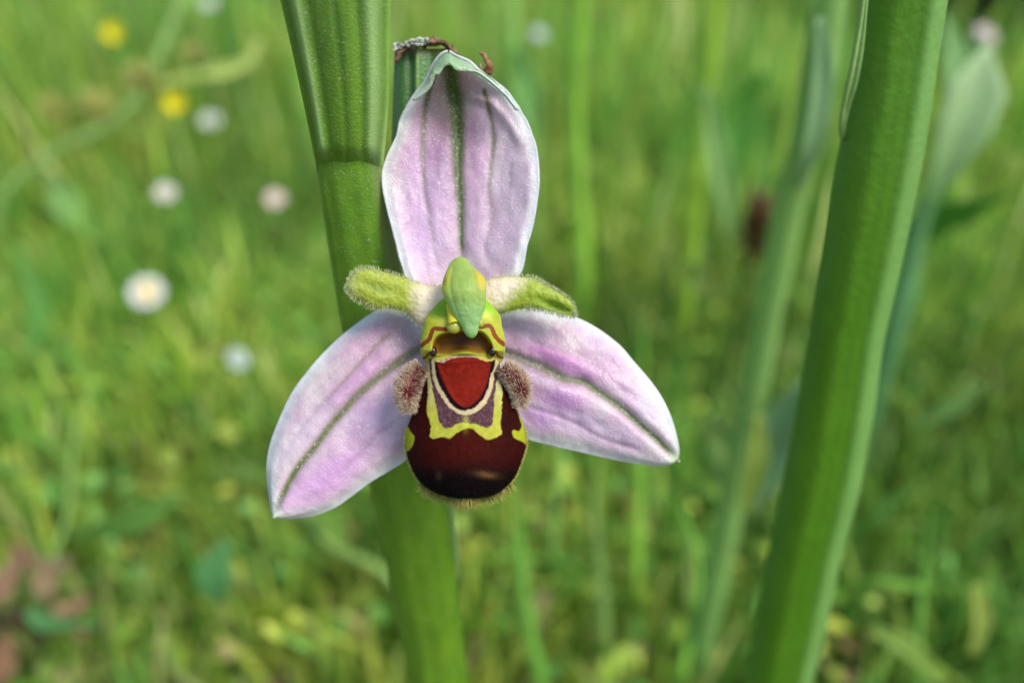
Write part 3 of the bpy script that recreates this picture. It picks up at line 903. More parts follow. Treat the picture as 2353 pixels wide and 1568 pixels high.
z = -2.2 + 1.15 * us ** 2 - .25 * sm(.85, 1.0, np.abs(us))
z += -.28 * np.exp(-(d1 / 13) ** 2) - .08 * np.exp(-(d2 / 9) ** 2) - .07 * np.exp(-(d3 / 9) ** 2)
z += .30 * gauss(X, Y, 1010, 440, 24, 120) + .22 * gauss(X, Y, 1090, 430, 22, 130)
z += 1.7 * sm(.62, 1.0, t) ** 1.4 + .35 * (fbm(X / 45, Y / 70, 17) - .5)
# hollow just under the hood, ridge where the right shoulder folds in
z += -.9 * gauss(X, Y, 1035, 230, 46, 50) + .30 * np.exp(-(dist_line(X, Y, Z1([(560, 400), (640, 415), (740, 465), (830, 560), (900, 680), (940, 800)]))[0] / 13) ** 2) * sm(1040, 1090, X) * sm(360, 300, Y)
zed = z.copy()
dorsal = mesh_obj('dorsal_sepal', F(X, Y, z), grid_faces(n, k), C, M_SEPAL, orchid, face_cam=True, thick=.00018)
dorsal['label'] = 'upright hooded pink sepal with a green midrib'
# hood: rolls forward from the outline to its own free edge
o1 = resample(Z1([(250, 430), (330, 330), (385, 220), (430, 165), (470, 145), (520, 175), (600, 210), (660, 265), (740, 320), (830, 390), (905, 492)]), 90)
o2 = resample(Z1([(262, 445), (345, 375), (385, 290), (415, 283), (445, 238), (482, 226), (520, 258), (600, 266), (660, 275), (740, 335), (820, 410), (893, 500)]), 90)
kk = 14
r = np.linspace(0, 1, kk)[None] * np.ones((90, 1)); q = np.linspace(0, 1, 90)[:, None] * np.ones((1, kk))
HX = o1[:, :1] * (1 - r) + o2[:, :1] * r; HY = o1[:, 1:] * (1 - r) + o2[:, 1:] * r
hz0 = .05 + .15 * np.sin(q * math.pi)
bul = np.sin(q * math.pi) ** .7
HZ = hz0 + 1.15 * bul * np.sin(r * math.pi * .62) + .15 * (fbm(q * 16, r * 3, 4) - .5)
HC = lerp(lin([176, 204, 156]), lin([206, 220, 196]), sm(.2, 1, r) * fbm(q * 9, r * 2, 2))
HC = lerp(HC, lin([150, 190, 130]), np.exp(-((q - .40) / .12) ** 2) * .7)
HC = lerp(HC, WHITE, np.clip(sm(.55, .9, q) * .7 + sm(.2, .0, q) * .8, 0, 1))
h_o = mesh_obj('sepal_hood', F(HX, HY, HZ), grid_faces(90, kk), HC, M_SEPAL, dorsal, face_cam=True, thick=.00022)


# lateral sepals ----------------------------------------------------
def lateral(A0, B0, veins, spots, seed, zf, label):
    n, k = 170, 110
    A = resample(A0, n); B = resample(B0, n)
    s = np.linspace(0, 1, k)[None] * np.ones((n, 1)); t = np.linspace(0, 1, n)[:, None] * np.ones((1, k))
    X = A[:, :1] * (1 - s) + B[:, :1] * s; Y = A[:, 1:] * (1 - s) + B[:, 1:] * s
    edge = np.abs(sdist(X, Y, np.vstack([A, B[::-1]])))
    C = sepal_colour(X, Y, edge, veins, spots, seed)
    tip = gauss(X, Y, A0[-1][0], A0[-1][1], 13)
    C = lerp(C, lin([170, 200, 130]), tip * .75)
    us = s * 2 - 1
    z = zf(X, Y, us, t, [dist_line(X, Y, v[0])[0] for v in veins])
    z = z - .35 * sm(.70, 1, np.abs(us)) ** 1.5 + .35 * (fbm(X / 50, Y / 50, seed) - .5)
    o = mesh_obj('lateral_sepal', F(X, Y, z), grid_faces(n, k), C, M_SEPAL, orchid, face_cam=True, thick=.00018)
    o['label'] = label


A0 = [(1040, 790), (1000, 760)] + Z4([(1130, 180), (1080, 110), (1000, 70), (900, 45), (820, 70), (700, 150), (560, 260), (430, 390), (320, 520), (230, 650), (150, 820), (90, 980), (65, 1130), (70, 1260), (88, 1400), (96, 1470), (112, 1500)])
B0 = [(1045, 800), (1040, 900), (1000, 990)] + Z4([(1030, 1095), (900, 1180), (770, 1260), (650, 1350), (530, 1430), (400, 1480), (280, 1500), (180, 1508), (140, 1505), (114, 1501)])
veins = [(Z4([(1250, 250), (1130, 330), (1030, 390), (880, 500), (700, 650), (600, 760), (500, 870), (380, 1030), (280, 1150), (200, 1290), (135, 1430)]), 6.5, 5.5, .75, 1.0, (112, 124, 60)),
         (Z4([(900, 240), (820, 310), (700, 440), (600, 550), (500, 660), (400, 760), (300, 890), (220, 1000)]), 4, 3.5, .6, .05, (140, 120, 92)),
         (Z4([(930, 850), (820, 930), (730, 1030), (650, 1110), (560, 1210)]), 4, 3.5, .25, .15, (150, 112, 140)),
         (Z4([(600, 430), (440, 600), (330, 720)]), 3.5, 3, .2, .05, (170, 150, 170))]
spots = [(905, 760, 60, 36, -35, (182, 150, 162), .85), (850, 790, 40, 26, -40, (206, 158, 190), .7), (930, 800, 40, 26, -30, (168, 148, 152), .7),  # greyish spots near the centre: shade of petal and column painted in
         (820, 870, 70, 10, -40, (214, 160, 208), .8), (770, 960, 60, 16, -42, (220, 178, 214), .6), (860, 960, 60, 40, -35, (204, 170, 212), .7), (770, 1085, 70, 34, -35, (220, 166, 222), .85),
         (700, 1130, 40, 22, -30, (230, 182, 228), .7), (690, 1000, 60, 22, -55, (232, 212, 230), .6), (900, 1020, 30, 20, 0, (190, 160, 196), .5)]


def zl(X, Y, us, t, D):
    return (-1.9 + .9 * t - .9 * us ** 2 * .8 - .32 * np.exp(-(D[0] / 12) ** 2) - .09 * np.exp(-(D[1] / 8) ** 2) - .05 * np.exp(-(D[2] / 8) ** 2)
            + .35 * gauss(X, Y, 790, 900, 90, 18, -45) - .6 * gauss(X, Y, 930, 780, 50, 40))


lateral(A0, B0, veins, spots, 40, zl, 'left pink sepal pointing down, its midrib olive green')

A0 = [(1080, 790), (1120, 745)] + Z5([(30, 120), (180, 75), (350, 75), (520, 110), (660, 140), (780, 190), (930, 280), (1080, 400), (1200, 540), (1330, 690), (1430, 830), (1510, 990), (1560, 1140), (1592, 1290), (1590, 1370), (1582, 1405)])
B0 = [(1075, 800), (1090, 900), (1140, 980)] + Z5([(260, 1215), (550, 1290), (760, 1335), (1000, 1390), (1250, 1435), (1440, 1450), (1530, 1435), (1578, 1410)])
veins = [(Z5([(-80, 420), (90, 470), (280, 540), (450, 610), (600, 690), (750, 710), (850, 780), (1000, 880), (1130, 980), (1250, 1090), (1380, 1200), (1480, 1300), (1560, 1375)]), 7, 5.0, .65, 1.0, (96, 118, 52)),
         (Z5([(300, 350), (500, 420), (700, 480), (850, 570), (950, 650), (1080, 760), (1200, 850)]), 4, 3.5, .35, .15, (140, 124, 130)),
         (Z5([(280, 930), (500, 1000), (700, 1080), (850, 1170), (1000, 1230), (1220, 1300)]), 3.5, 3.5, .35, .35, (146, 112, 140)),
         (Z5([(300, 1120), (600, 1190), (800, 1260)]), 3, 3, .15, .1, (170, 130, 170))]
spots = [(1190, 760, 50, 50, 0, (190, 168, 184), .85), (1265, 815, 60, 14, 20, (206, 136, 190), .95), (1320, 845, 60, 14, 28, (212, 150, 206), .8), (1380, 790, 60, 22, 40, (204, 164, 204), .7),  # first, greyish spot paints in the shade beneath petal and column
         (1290, 920, 46, 22, 20, (216, 150, 220), .95), (1240, 960, 40, 22, 15, (208, 160, 220), .8), (1350, 980, 60, 20, 20, (224, 190, 226), .7), (1420, 1000, 60, 22, 25, (214, 192, 212), .8),
         (1240, 860, 36, 16, 20, (204, 176, 206), .6), (1490, 930, 30, 30, 40, (212, 208, 216), .8), (1440, 900, 60, 10, 45, (214, 160, 208), .5), (1230, 850, 60, 8, 22, (132, 112, 110), .5)]


def zr(X, Y, us, t, D):
    low = sm(0, 40, (Y - (812 + (X - 1165) * .60)))
    return (-1.9 + .7 * t - .9 * us ** 2 * .8 - .50 * np.exp(-(D[0] / 13) ** 2) - .06 * np.exp(-(D[1] / 8) ** 2) - .08 * np.exp(-(D[2] / 7) ** 2)
            + .45 * gauss(X, Y, 1290, 900, 70, 22, 22) + .30 * gauss(X, Y, 1300, 825, 80, 12, 25) - .5 * gauss(X, Y, 1190, 770, 50, 40) - .2 * np.exp(-((D[0] - 22) / 7) ** 2) * 0)


lateral(A0, B0, veins, spots, 61, zr, 'right pink sepal spreading sideways, its midrib in a wavy groove')


# petals --------------------------------------------------------------
def fuzzy_petal(Top, Bot, colf, zf, label, hair_n=1500, tipx=None, face=1):
    n, k = 110, 50
    A = resample(Top, n); B = resample(Bot, n)
    ph = np.linspace(0, math.pi, k)
    s = (1 - np.cos(ph)) / 2
    s = s[None] * np.ones((n, 1)); t = np.linspace(0, 1, n)[:, None] * np.ones((1, k))
    X = A[:, :1] * (1 - s) + B[:, :1] * s; Y = A[:, 1:] * (1 - s) + B[:, 1:] * s
    half = np.linalg.norm(A - B, axis=1)[:, None] / 2
    dome = np.sqrt(np.clip(1 - (2 * s - 1) ** 2, 0, 1))
    z = zf(X, Y, s, t, dome, half * .0295)
    C = colf(X, Y, s, t)
    Vf = F(X, Y, z)
    zb = z - dome * half * .0295 * .8 - .02
    Vb = F(X, Y, zb)
    V = np.concatenate([Vf.reshape(-1, 3), Vb.reshape(-1, 3)])
    ff = grid_faces(n, k); nrm = np.cross(Vf[1, 1] - Vf[0, 0], Vf[0, 1] - Vf[1, 0])
    a, b, c_ = V[ff[:, 0]], V[ff[:, 1]], V[ff[:, 2]]
    if (np.cross(b - a, c_ - a) @ CZ).mean() < 0: ff = ff[:, ::-1]
    faces = np.vstack([ff, ff[:, ::-1] + n * k])
    o = mesh_obj('petal', V, faces, np.concatenate([C.reshape(-1, 3)] * 2), M_PETAL, orchid)
    o['label'] = label
    # fuzz over the face and a fringe round the margin
    gu, gv = np.gradient(Vf, axis=0), np.gradient(Vf, axis=1)
    N = np.cross(gu, gv); N /= np.linalg.norm(N, axis=-1, keepdims=True) + 1e-12
    if (N @ CZ).mean() < 0: N = -N
    i = rng.integers(2, n - 1, hair_n * 3); j = rng.integers(0, k, hair_n * 3)
    w = sm(.25, .6, t[i, j]) * (.05 + .32 * (np.abs(2 * s[i, j] - 1) > .8)) + (np.abs(2 * s[i, j] - 1) > .96) * .3
    m = rng.random(len(i)) < w
    i, j = i[m], j[m]
    q = 2 * s[i, j] - 1
    out = (B - A)[i]; out = out / np.linalg.norm(out, axis=1, keepdims=True)
    o3 = out[:, :1] * CX - out[:, 1:] * CY
    tang = gu[i, j] / (np.linalg.norm(gu[i, j], axis=1, keepdims=True) + 1e-12)
    dirs = N[i, j] * .8 + o3 * (np.sign(q) * np.abs(q) ** 2 * 1.5)[:, None] + tang * .35 + rng.normal(size=(len(i), 3)) * .28
    L = rng.uniform(.00010, .00030, len(i)) * (.6 + .6 * np.abs(q))
    c1 = lerp(lin([226, 234, 170]), lin([246, 248, 222]), rng.random(len(i)))
    V, f, CC = hairs(Vf[i, j], dirs, L, .000021, C[i, j] * .5 + c1 * .5, c1)
    # tip tuft
    stuff(mesh_obj('fuzz', V, f, CC, M_HAIR, o))
    n2 = 150
    jj = rng.integers(0, k, n2)
    base = Vf[n - 1, jj] * rng.uniform(.0, 1, (n2, 1)) ; base = Vf[n - 1 - rng.integers(0, 5, n2), jj]
    tg = Vf[n - 1].mean(0) - Vf[n - 14].mean(0); tg /= np.linalg.norm(tg)
    V, f, CC = hairs(base, tg + rng.normal(size=(n2, 3)) * .45, rng.uniform(.00014, .00034, n2), .000016, lin([190, 206, 120]), lin([236, 240, 210]))
    stuff(mesh_obj('fuzz', V, f, CC, M_HAIR, o))


TopL = [(1030, 660)] + Z2([(975, 380), (850, 370), (700, 330), (600, 290), (450, 250), (330, 220), (230, 215), (165, 248), (120, 315), (98, 385)])
BotL = [(1010, 750)] + Z2([(780, 740), (700, 670), (600, 610), (500, 590), (380, 590), (250, 540), (160, 488), (110, 430), (97, 390)])


def colL(X, Y, s, t):
    n = fbm(X / 14, Y / 8, 3)
    g = lerp(lin([150, 166, 44]), lin([180, 190, 70]), n)
    c = lerp(lin([240, 222, 194]), g, sm(975, 925, X + 20 * (n - .5)))
    c = lerp(c, lin([90, 124, 36]), gauss(X, Y, 865, 662, 22, 7, 20) * .65)
    c = lerp(c, lin([196, 206, 120]), sm(835, 805, X) * .6 + np.exp(-((s - 0) / .12) ** 2) * .3)
    return c


zL = lambda X, Y, s, t, dome, hw: -.8 + dome * hw * .55 + .9 * t + .12 * (fbm(X / 12, Y / 12, 5) - .5) - .22 * gauss(X, Y, 870, 660, 40, 9, 18)
fuzzy_petal(TopL, BotL, colL, zL, 'left fuzzy petal with a rounded tip')
TopR = [(1090, 650)] + Z2([(1400, 330), (1450, 310), (1600, 290), (1700, 290), (1780, 300), (1850, 305), (1920, 345), (2000, 395), (2100, 455), (2180, 510), (2212, 570), (2226, 635)])
BotR = [(1100, 720)] + Z2([(1530, 640), (1600, 620), (1750, 590), (1850, 590), (1980, 610), (2100, 640), (2170, 655), (2205, 655), (2224, 645)])


def colR(X, Y, s, t):
    n = fbm(X / 14, Y / 8, 13)
    g = lerp(lin([138, 164, 38]), lin([174, 188, 64]), n)
    c = lerp(lin([240, 222, 196]), g, sm(1158, 1215, X + .9 * (Y - 665) + 20 * (n - .5)))
    c = lerp(c, lin([112, 148, 22]), gauss(X, Y, 1275, 705, 26, 9, 22) * .8)
    c = lerp(c, lin([200, 210, 120]), np.exp(-((s - 0) / .10) ** 2) * .5)
    return c


zR = lambda X, Y, s, t, dome, hw: -.8 + dome * hw * .6 + .8 * t + .12 * (fbm(X / 12, Y / 12, 25) - .5) - .5 * gauss(X, Y, 1280, 706, 28, 7, 22)
fuzzy_petal(TopR, BotR, colR, zR, 'right fuzzy petal with a hollowed tip')

# throat (hollow between column and lip) ---------------------------------
Lt = Z2([(1080, 470), (990, 500), (900, 590), (830, 680), (800, 800), (782, 920), (792, 1030), (830, 1110), (850, 1180)])
Rt = Z2([(1310, 470), (1400, 505), (1480, 590), (1530, 660), (1545, 750), (1573, 880), (1568, 1030), (1530, 1110), (1505, 1180)])
n, k = 170, 170
A = resample(Lt, n); B = resample(Rt, n)
ph = np.linspace(0, math.pi, k); s = ((1 - np.cos(ph)) / 2)[None] * np.ones((n, 1)); t = np.linspace(0, 1, n)[:, None] * np.ones((1, k))
X = A[:, :1] * (1 - s) + B[:, :1] * s; Y = A[:, 1:] * (1 - s) + B[:, 1:] * s
dome = np.sqrt(np.clip(1 - (2 * s - 1) ** 2, 0, 1))
cav = Z2([(905, 1025), (890, 920), (930, 850), (1020, 810), (1180, 790), (1340, 800), (1410, 850), (1455, 930), (1460, 1020), (1330, 1025), (1200, 1005), (1040, 1030)])
dc = sdist(X, Y, cav, True)
inner = sm(3, -16, dc)
n1 = fbm(X / 12, Y / 12, 7); n3 = fbm(X / 3.5, Y / 3.5, 9)
C = lerp(lin([160, 168, 38]), lin([184, 186, 62]), n1)
up = sm(738, 712, Y + 4 * (n1 - .5))
C = lerp(C, lin([134, 186, 40]), up)
C = lerp(C, lin([222, 226, 110]), gauss(X, Y, 1118, 724, 9, 7) * .9 + gauss(X, Y, 1022, 738, 12, 8) * .4)
C = lerp(C, lin([216, 212, 130]), sm(2.5, .5, np.minimum(np.abs(X - A[:, :1]), np.abs(X - B[:, :1]))) * .6)
C = lerp(C, lin([128, 84, 16]), sm(2, -7, dc))
C = lerp(C, lin([56, 28, 12]), sm(0, -6, dc) * gauss(X, Y, 1068, 782, 34, 15) * .95)  # cavity centre darkened further, partly shade painted over its own brown
C = lerp(C, lin([140, 116, 46]), sm(0, -6, dc) * gauss(X, Y, 1068, 808, 40, 6) * .6)
for P, w in ((Z2([(1020, 787), (940, 778), (905, 782), (880, 830), (862, 880), (785, 942)]), 4.6), (Z2([(1350, 765), (1400, 752), (1440, 760), (1475, 830), (1500, 870), (1565, 925)]), 4.8),
             (Z2([(860, 1010), (830, 1045), (795, 1065)]), 2.5), (Z2([(1490, 990), (1510, 1035), (1560, 1055)]), 2.5), (Z2([(912, 930), (896, 980)]), 2.2), (Z2([(1440, 920), (1455, 980)]), 2.2)):
    d, _ = dist_line(X, Y, P)
    C = lerp(C, lin([126, 48, 20]), sm(w + 1.2, w - .6, d + 2.2 * (n3 - .5)) * .95)
C = C * (.92 + .16 * n3[..., None])
z = .35 + dome ** .8 * 1.15 + .35 * sm(0, .6, t) - 1.0 * inner - .5 * up
z -= .9 * sm(803, 826, Y)
mesh_obj('throat', F(X, Y, z), grid_faces(n, k), C, M_THROAT, orchid, face_cam=True, thick=.0003)
th_o = bpy.data.objects['throat']


def blob(c, r3, name, m, parent, color=(1, 1, 1), nu=20, nv=14, axes=None, shape=None):
    ax = axes if axes is not None else (CX, CY, CZ)
    V = []
    for i in range(nv):
        a = math.pi * i / (nv - 1)
        for j in range(nu):
            b = 2 * math.pi * j / nu
            q = np.array([math.sin(a) * math.cos(b), math.cos(a), math.sin(a) * math.sin(b)])
            if shape: q = shape(q)
            V.append(c + ax[0] * q[0] * r3[0] + ax[1] * q[1] * r3[1] + ax[2] * q[2] * r3[2])
    return mesh_obj(name, np.array(V), grid_faces(nv, nu, wrap=True), np.asarray(color), m, parent)


for (ex, ey) in Z2([(901, 993), (1455, 990)]):
    blob(F(ex, ey, 1.25), (.00026, .00036, .00026), 'glossy_knob', M_EYE, th_o)

# pollen mass: yellow stalk and drop
p1_ = blob(F(1043, 750, 1.9), (.00050, .00046, .00042), 'pollen_mass', M_DROP, orchid, shape=lambda q: q * np.array([1 - .2 * max(q[1], 0), 1, 1]))
ribbon([F(1032, 700, 1.5), F(1038, 722, 1.9), F(1043, 744, 2.15)], [.00022, .0003, .0004], lin([224, 216, 60]), 'pollen_stalk', M_COLUMN, p1_, tube=True)
p2_ = blob(F(1103, 742, 1.7), (.00026, .0003, .0003), 'pollen_mass', M_DROP, orchid)

# column --------------------------------------------------------------------
Lc = Z2([(1159, 99), (1090, 130), (1050, 185), (1005, 290), (983, 380), (995, 470), (1040, 550), (1095, 650), (1155, 740), (1200, 825), (1235, 858), (1264, 867)])
Rc_ = Z2([(1161, 99), (1215, 125), (1255, 175), (1320, 235), (1380, 300), (1398, 380), (1396, 470), (1392, 560), (1362, 650), (1335, 740), (1316, 822), (1290, 858), (1266, 867)])
n, k = 120, 60
A = resample(Lc, n); B = resample(Rc_, n)
ph = np.linspace(0, math.pi, k); s = ((1 - np.cos(ph)) / 2)[None] * np.ones((n, 1)); t = np.linspace(0, 1, n)[:, None] * np.ones((1, k))
X = A[:, :1] * (1 - s) + B[:, :1] * s; Y = A[:, 1:] * (1 - s) + B[:, 1:] * s
dome = np.sqrt(np.clip(1 - (2 * s - 1) ** 2, 0, 1)); half = np.linalg.norm(A - B, axis=1)[:, None] / 2 * .0295
n1 = fbm(X / 18, Y / 18, 4)
C = lerp(lin([156, 184, 88]), lin([168, 196, 104]), n1)
C = lerp(C, lin([160, 204, 134]), sm(680, 725, Y) * .85)
C = lerp(C, lin([168, 206, 128]), gauss(X, Y, 1068, 712, 18, 12) * .6)
C = lerp(C, lin([130, 196, 70]), sm(760, 774, Y) * .7)
C = lerp(C, lin([220, 200, 76]), np.clip(gauss(X, Y, 1107, 642, 9, 19, -25) * 1.2, 0, 1) * sm(.6, .78, s))
C = lerp(C, lin([206, 200, 70]), np.clip(gauss(X, Y, 1024, 646, 6, 18, 15) * 1.2, 0, 1) * sm(.36, .2, s) * .9)
C = lerp(C, lin([110, 74, 40]), np.clip(gauss(X, Y, 1016, 640, 3, 12), 0, 1) * .7)
z = .9 + dome ** .7 * half * .55 + 1.3 * sm(0, .5, t) + .15 * dome * gauss(X, Y, 1066, 665, 20, 60)
for gl in ([(1040, 615), (1034, 650), (1040, 690), (1054, 728)], [(1082, 612), (1092, 645), (1098, 690), (1096, 728)]):
    z = z - .05 * np.exp(-(dist_line(X, Y, gl)[0] / 3.5) ** 2)
z = z - .35 * gauss(X, Y, 1018, 642, 3, 11) + .10 * (fbm(X / 9, Y / 9, 44) - .5)
zb = z - dome * half * 1.4
Vf = F(X, Y, z).reshape(-1, 3); Vb = F(X, Y, zb).reshape(-1, 3)
ff = grid_faces(n, k); a, b, c_ = Vf[ff[:, 0]], Vf[ff[:, 1]], Vf[ff[:, 2]]
if (np.cross(b - a, c_ - a) @ CZ).mean() < 0: ff = ff[:, ::-1]
mesh_obj('column', np.vstack([Vf, Vb]), np.vstack([ff, ff[:, ::-1] + n * k]), np.concatenate([C.reshape(-1, 3)] * 2), M_COLUMN, orchid)
bpy.data.objects['column']['label'] = 'green beaked column'

# lip ---------------------------------------------------------------------------
LL = Z3([(410, 268), (352, 335), (340, 430), (325, 520), (290, 610), (250, 700), (205, 830), (170, 920), (163, 1000), (175, 1100), (213, 1220), (268, 1320), (350, 1400), (450, 1448), (560, 1475), (678, 1487)])
RR = Z3([(910, 268), (962, 335), (978, 430), (1005, 500), (1060, 600), (1100, 690), (1135, 780), (1172, 870), (1192, 970), (1192, 1050), (1152, 1180), (1092, 1310), (1000, 1408), (900, 1462), (800, 1480), (682, 1487)])
n, k = 300, 260
A = resample(LL, n); B = resample(RR, n)
ph = np.linspace(0, math.pi, k); s = ((1 - np.cos(ph)) / 2)[None] * np.ones((n, 1)); t = np.linspace(0, 1, n)[:, None] * np.ones((1, k))
s = s * .75 + .25 * np.linspace(0, 1, k)[None]
X = A[:, :1] * (1 - s) + B[:, :1] * s; Y = A[:, 1:] * (1 - s) + B[:, 1:] * s
dome = np.sqrt(np.clip(1 - (2 * s - 1) ** 2, 0, 1))
n1 = fbm(X / 22, Y / 40, 7); n3 = fbm(X / 3., Y / 3., 9); nw = fbm(X / 6, Y / 6, 19) - .5


def paint(C, poly, col, w=2.0, a=1.0, wob=2.2, smooth=True):
    d = sdist(X, Y, Z3(poly), smooth)
    return lerp(C, col if np.ndim(col) > 1 else lin(col), sm(w, -w, d + wob * nw * 2) * a)


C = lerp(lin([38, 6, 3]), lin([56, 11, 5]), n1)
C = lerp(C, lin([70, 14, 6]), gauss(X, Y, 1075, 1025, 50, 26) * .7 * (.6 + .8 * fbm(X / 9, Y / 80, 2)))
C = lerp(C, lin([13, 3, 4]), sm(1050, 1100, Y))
C = paint(C, [(345, 300), (340, 430), (362, 560), (352, 740), (375, 830), (385, 900), (375, 962), (420, 978), (470, 962), (550, 975), (600, 930), (680, 895), (740, 895), (800, 950), (870, 985), (930, 970), (982, 935), (975, 850), (985, 700), (985, 560), (970, 430), (965, 300)], lerp(lin([182, 172, 116]), lin([164, 164, 58]), sm(870, 960, Y)))
PUR = lerp(lin([76, 48, 52]), lin([110, 84, 88]), sm(.5, .75, n3) * .7)
C = paint(C, [(362, 300), (378, 430), (402, 580), (432, 720), (455, 830), (500, 890), (560, 880), (620, 850), (690, 848), (760, 852), (850, 885), (900, 860), (915, 770), (920, 640), (940, 500), (948, 300)], PUR)
C = lerp(C, lin([196, 196, 72]), gauss(X, Y, 1070, 966, 5, 14) * .35)
C = paint(C, [(388, 290), (395, 430), (418, 520), (468, 612), (530, 702), (600, 758), (670, 778), (740, 768), (812, 722), (872, 642), (908, 540), (920, 420), (922, 290)], (184, 168, 126), w=1.7)
C = paint(C, [(412, 290), (424, 420), (450, 510), (500, 600), (560, 688), (620, 730), (680, 740), (750, 720), (810, 660), (860, 570), (885, 460), (897, 290)], (34, 11, 20), w=1.8)
RED = lerp(lin([104, 22, 12]), lin([124, 30, 16]), fbm(X / 10, Y / 10, 31))
C = paint(C, [(436, 345), (480, 335), (540, 303), (620, 288), (740, 288), (800, 318), (884, 338), (872, 450), (840, 550), (790, 640), (720, 700), (672, 712), (620, 688), (560, 625), (502, 530), (458, 430)], RED, w=1.8, wob=.8)
C = paint(C, [(405, 250), (930, 250), (900, 322), (840, 326), (790, 300), (735, 272), (620, 272), (545, 290), (480, 322), (420, 325)], (176, 160, 74), w=1.5)
C = paint(C, [(440, 318), (500, 318), (545, 292), (620, 274), (735, 274), (790, 302), (820, 318), (740, 292), (620, 292), (540, 310), (480, 340)], (186, 172, 150), w=1.2, a=.7)
YG = (150, 156, 34)
C = paint(C, [(150, 1085), (150, 960), (185, 885), (207, 905), (218, 925), (246, 962), (240, 1010), (222, 1052), (190, 1082)], YG, wob=.8)
C = paint(C, [(1070, 925), (1082, 905), (1130, 912), (1150, 870), (1140, 830), (1118, 760), (1060, 650), (1028, 520), (1050, 500), (1100, 620), (1150, 780), (1200, 900), (1210, 1030), (1150, 1000), (1090, 972)], YG, wob=.8)
C = lerp(C, lin([92, 66, 34]), gauss(X, Y, 1118, 1090, 19, 5.5, 8) * .8)
C = lerp(C, lin([60, 48, 30]), gauss(X, Y, 1007, 1094, 5, 8) * .6)
C = lerp(C, lin([190, 180, 90]), sm(2.6, .6, np.abs(sdist(X, Y, np.vstack([A, B[::-1]])))) * sm(960, 1000, Y) * .35)
C = C * (.93 + .14 * n3[..., None])
zB = np.interp(t[:, 0], [0, .03, .15, .3, .5, .7, .85, .95, 1.0], [.9, 1.35, 1.4, 1.8, 2.5, 2.9, 2.6, 1.7, .5])
ker = np.ones(15) / 15
zB = np.convolve(np.pad(zB, 7, mode='edge'), ker, 'valid')[:, None]
z = .2 + zB * dome ** .85 * np.where(t < .3, 1, 1)
z += .18 * np.exp(-(np.abs(sdist(X, Y, Z3([(436, 345), (884, 338), (790, 640), (672, 712), (560, 625)]), True)) / 5) ** 2) * .4
z += .15 * sm(0, .1, dome) * nw * .3
Vl = F(X, Y, z)
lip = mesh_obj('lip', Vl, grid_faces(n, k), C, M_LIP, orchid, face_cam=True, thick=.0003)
lip['label'] = 'swollen maroon lip with yellow outlined purple shield and a red patch'
# velvet fringe along the margin
i = rng.integers(int(n * .42), n - 1, 1500)
side = rng.random(len(i)) < .5
j = np.where(side, rng.integers(0, 9, len(i)), k - 1 - rng.integers(0, 9, len(i)))
low = rng.random(len(i)) < .45
i2 = rng.integers(n - 26, n - 1, len(i)); j2 = rng.integers(0, k, len(i))
i = np.where(low, i2, i); j = np.where(low, j2, j)
ctr = F(1070, 1010, -.5)
d = Vl[i, j] - ctr; d -= (d @ CZ)[:, None] * CZ; d /= np.linalg.norm(d, axis=1, keepdims=True)
yy = Y[i, j]
L = np.where(yy > 1108, rng.uniform(.00025, .00075, len(i)), rng.uniform(.00008, .00018, len(i)))
cc = lerp(lin([206, 196, 84]), lin([246, 238, 150]), rng.random(len(i)))
V, f, CC = hairs(Vl[i, j], d + rng.normal(size=(len(i), 3)) * .30 + CZ * .25 + np.array([0, 0, -.2]), L, .000031, lin([60, 30, 18]) * np.ones((len(i), 3)) * .5 + cc * .5, cc)
stuff(mesh_obj('fringe', V, f, CC, M_HAIR, lip))
# short velvet pile over the dark part
i = rng.integers(20, n - 4, 9000); j = rng.integers(4, k - 4, 9000)
m_ = C[i, j].sum(1) < .09
i, j = i[m_], j[m_]
gu, gv = np.gradient(Vl, axis=0), np.gradient(Vl, axis=1)
N = np.cross(gu, gv); N /= np.linalg.norm(N, axis=-1, keepdims=True) + 1e-12
if (N @ CZ).mean() < 0: N = -N
V, f, CC = hairs(Vl[i, j], N[i, j] * .5 - CY * .8 + rng.normal(size=(len(i), 3)) * .25, rng.uniform(.00006, .00014, len(i)), .000014, C[i, j], C[i, j] * 1.8 + .004)
stuff(mesh_obj('velvet', V, f, CC, M_HAIR, lip))
# greenish tongue under the lip
ribbon([F(1070, 1138, 0), F(1070, 1148, .3), F(1071, 1155, .6)], [.0009, .0007, .0003], lin([170, 196, 30]), 'lip_point', M_COLUMN, lip, fold=.2, nseg=10)


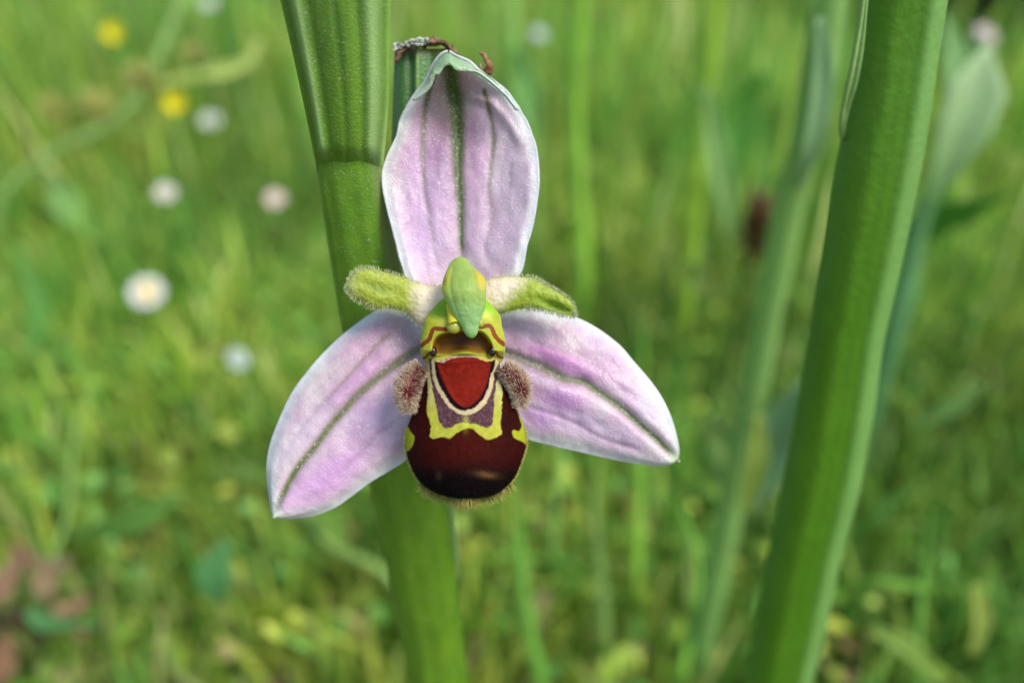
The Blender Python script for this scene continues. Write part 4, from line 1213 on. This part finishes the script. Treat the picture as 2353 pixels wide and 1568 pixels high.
# side lobes ------------------------------------------------------------------------
def side_lobe(spine, widths, zc, hub, hubr, streak, label, seed):
    n, k = 60, 34
    P = resample(spine, n); w = np.interp(np.linspace(0, 1, n), np.linspace(0, 1, len(widths)), widths)
    ker = np.ones(7) / 7; w = np.convolve(np.pad(w, 3, mode='edge'), ker, 'valid'); w[0] *= .3; w[-1] *= .3
    T = np.gradient(P, axis=0); T /= np.linalg.norm(T, axis=1, keepdims=True); Nn = np.stack([T[:, 1], -T[:, 0]], 1)
    th = np.linspace(0, 2 * np.pi, k, endpoint=False)
    X = P[:, :1] + Nn[:, :1] * w[:, None] * np.cos(th); Y = P[:, 1:] + Nn[:, 1:] * w[:, None] * np.cos(th)
    Z = zc + (w[:, None] * .0295) * np.sin(th) * .95 + .0 * X
    V = F(X, Y, Z)
    dh = np.hypot(X - hub[0], Y - hub[1])
    ds, _ = dist_line(X, Y, streak)
    m = np.clip(sm(hubr + 8, hubr - 2, dh) + sm(17, 6, ds) * .8, 0, 1) * (np.sin(th) > -.2)
    C = lerp(lin([176, 110, 90]), lin([100, 18, 22]), m)
    o = mesh_obj('side_lobe', V, grid_faces(n, k, wrap=True), C, M_PETAL, lip)
    nh = 3200
    i = rng.integers(1, n - 1, nh); j = rng.integers(0, k, nh)
    m_ = np.sin(th[j]) > -.45; i, j = i[m_], j[m_]
    ctr = F(P[i, 0], P[i, 1], np.full(len(i), zc))
    d = V[i, j] - ctr; d /= np.linalg.norm(d, axis=1, keepdims=True) + 1e-9
    rad = np.stack([X[i, j] - hub[0], Y[i, j] - hub[1]], 1); rad /= np.linalg.norm(rad, axis=1, keepdims=True) + 1e-6
    d = d * .8 + (rad[:, :1] * CX - rad[:, 1:] * CY) * .6 + rng.normal(size=d.shape) * .16
    mm = m[i, j]
    red = rng.random(len(i)) < .12 + mm * .75
    cr = lerp(lin([126, 26, 34]), lin([160, 60, 62]), rng.random(len(i))); cw = lerp(lin([248, 228, 190]), lin([255, 248, 224]), rng.random(len(i)))
    c0 = np.where(red[:, None], cr, cw * .62 + cr * .3); c1 = np.where((red & (rng.random(len(i)) < .6))[:, None], cr, cw)
    Vh, f, CC = hairs(V[i, j], d, rng.uniform(.00018, .00042, len(i)), .000021, c0, c1)
    stuff(mesh_obj('lobe_hair', Vh, f, CC, M_HAIR, lip))
    o['label'] = label


side_lobe(Z3([(310, 375), (255, 420), (200, 490), (180, 590), (190, 680), (205, 760)]), [14, 20, 24, 24, 18, 8], 1.1, Z3([(195, 590)])[0], 9, Z3([(300, 400), (255, 460), (240, 560)]), 'left hairy side lobe of the lip', 1)
side_lobe(Z3([(990, 370), (1045, 420), (1105, 480), (1140, 560), (1145, 640), (1130, 710)]), [12, 18, 21, 20, 15, 7], 1.0, Z3([(1150, 572)])[0], 9, Z3([(1010, 420), (1070, 450), (1130, 530)]), 'right hairy side lobe of the lip', 2)

# clean helper properties
for o in bpy.data.objects:
    if '_base' in o:
        del o['_base']
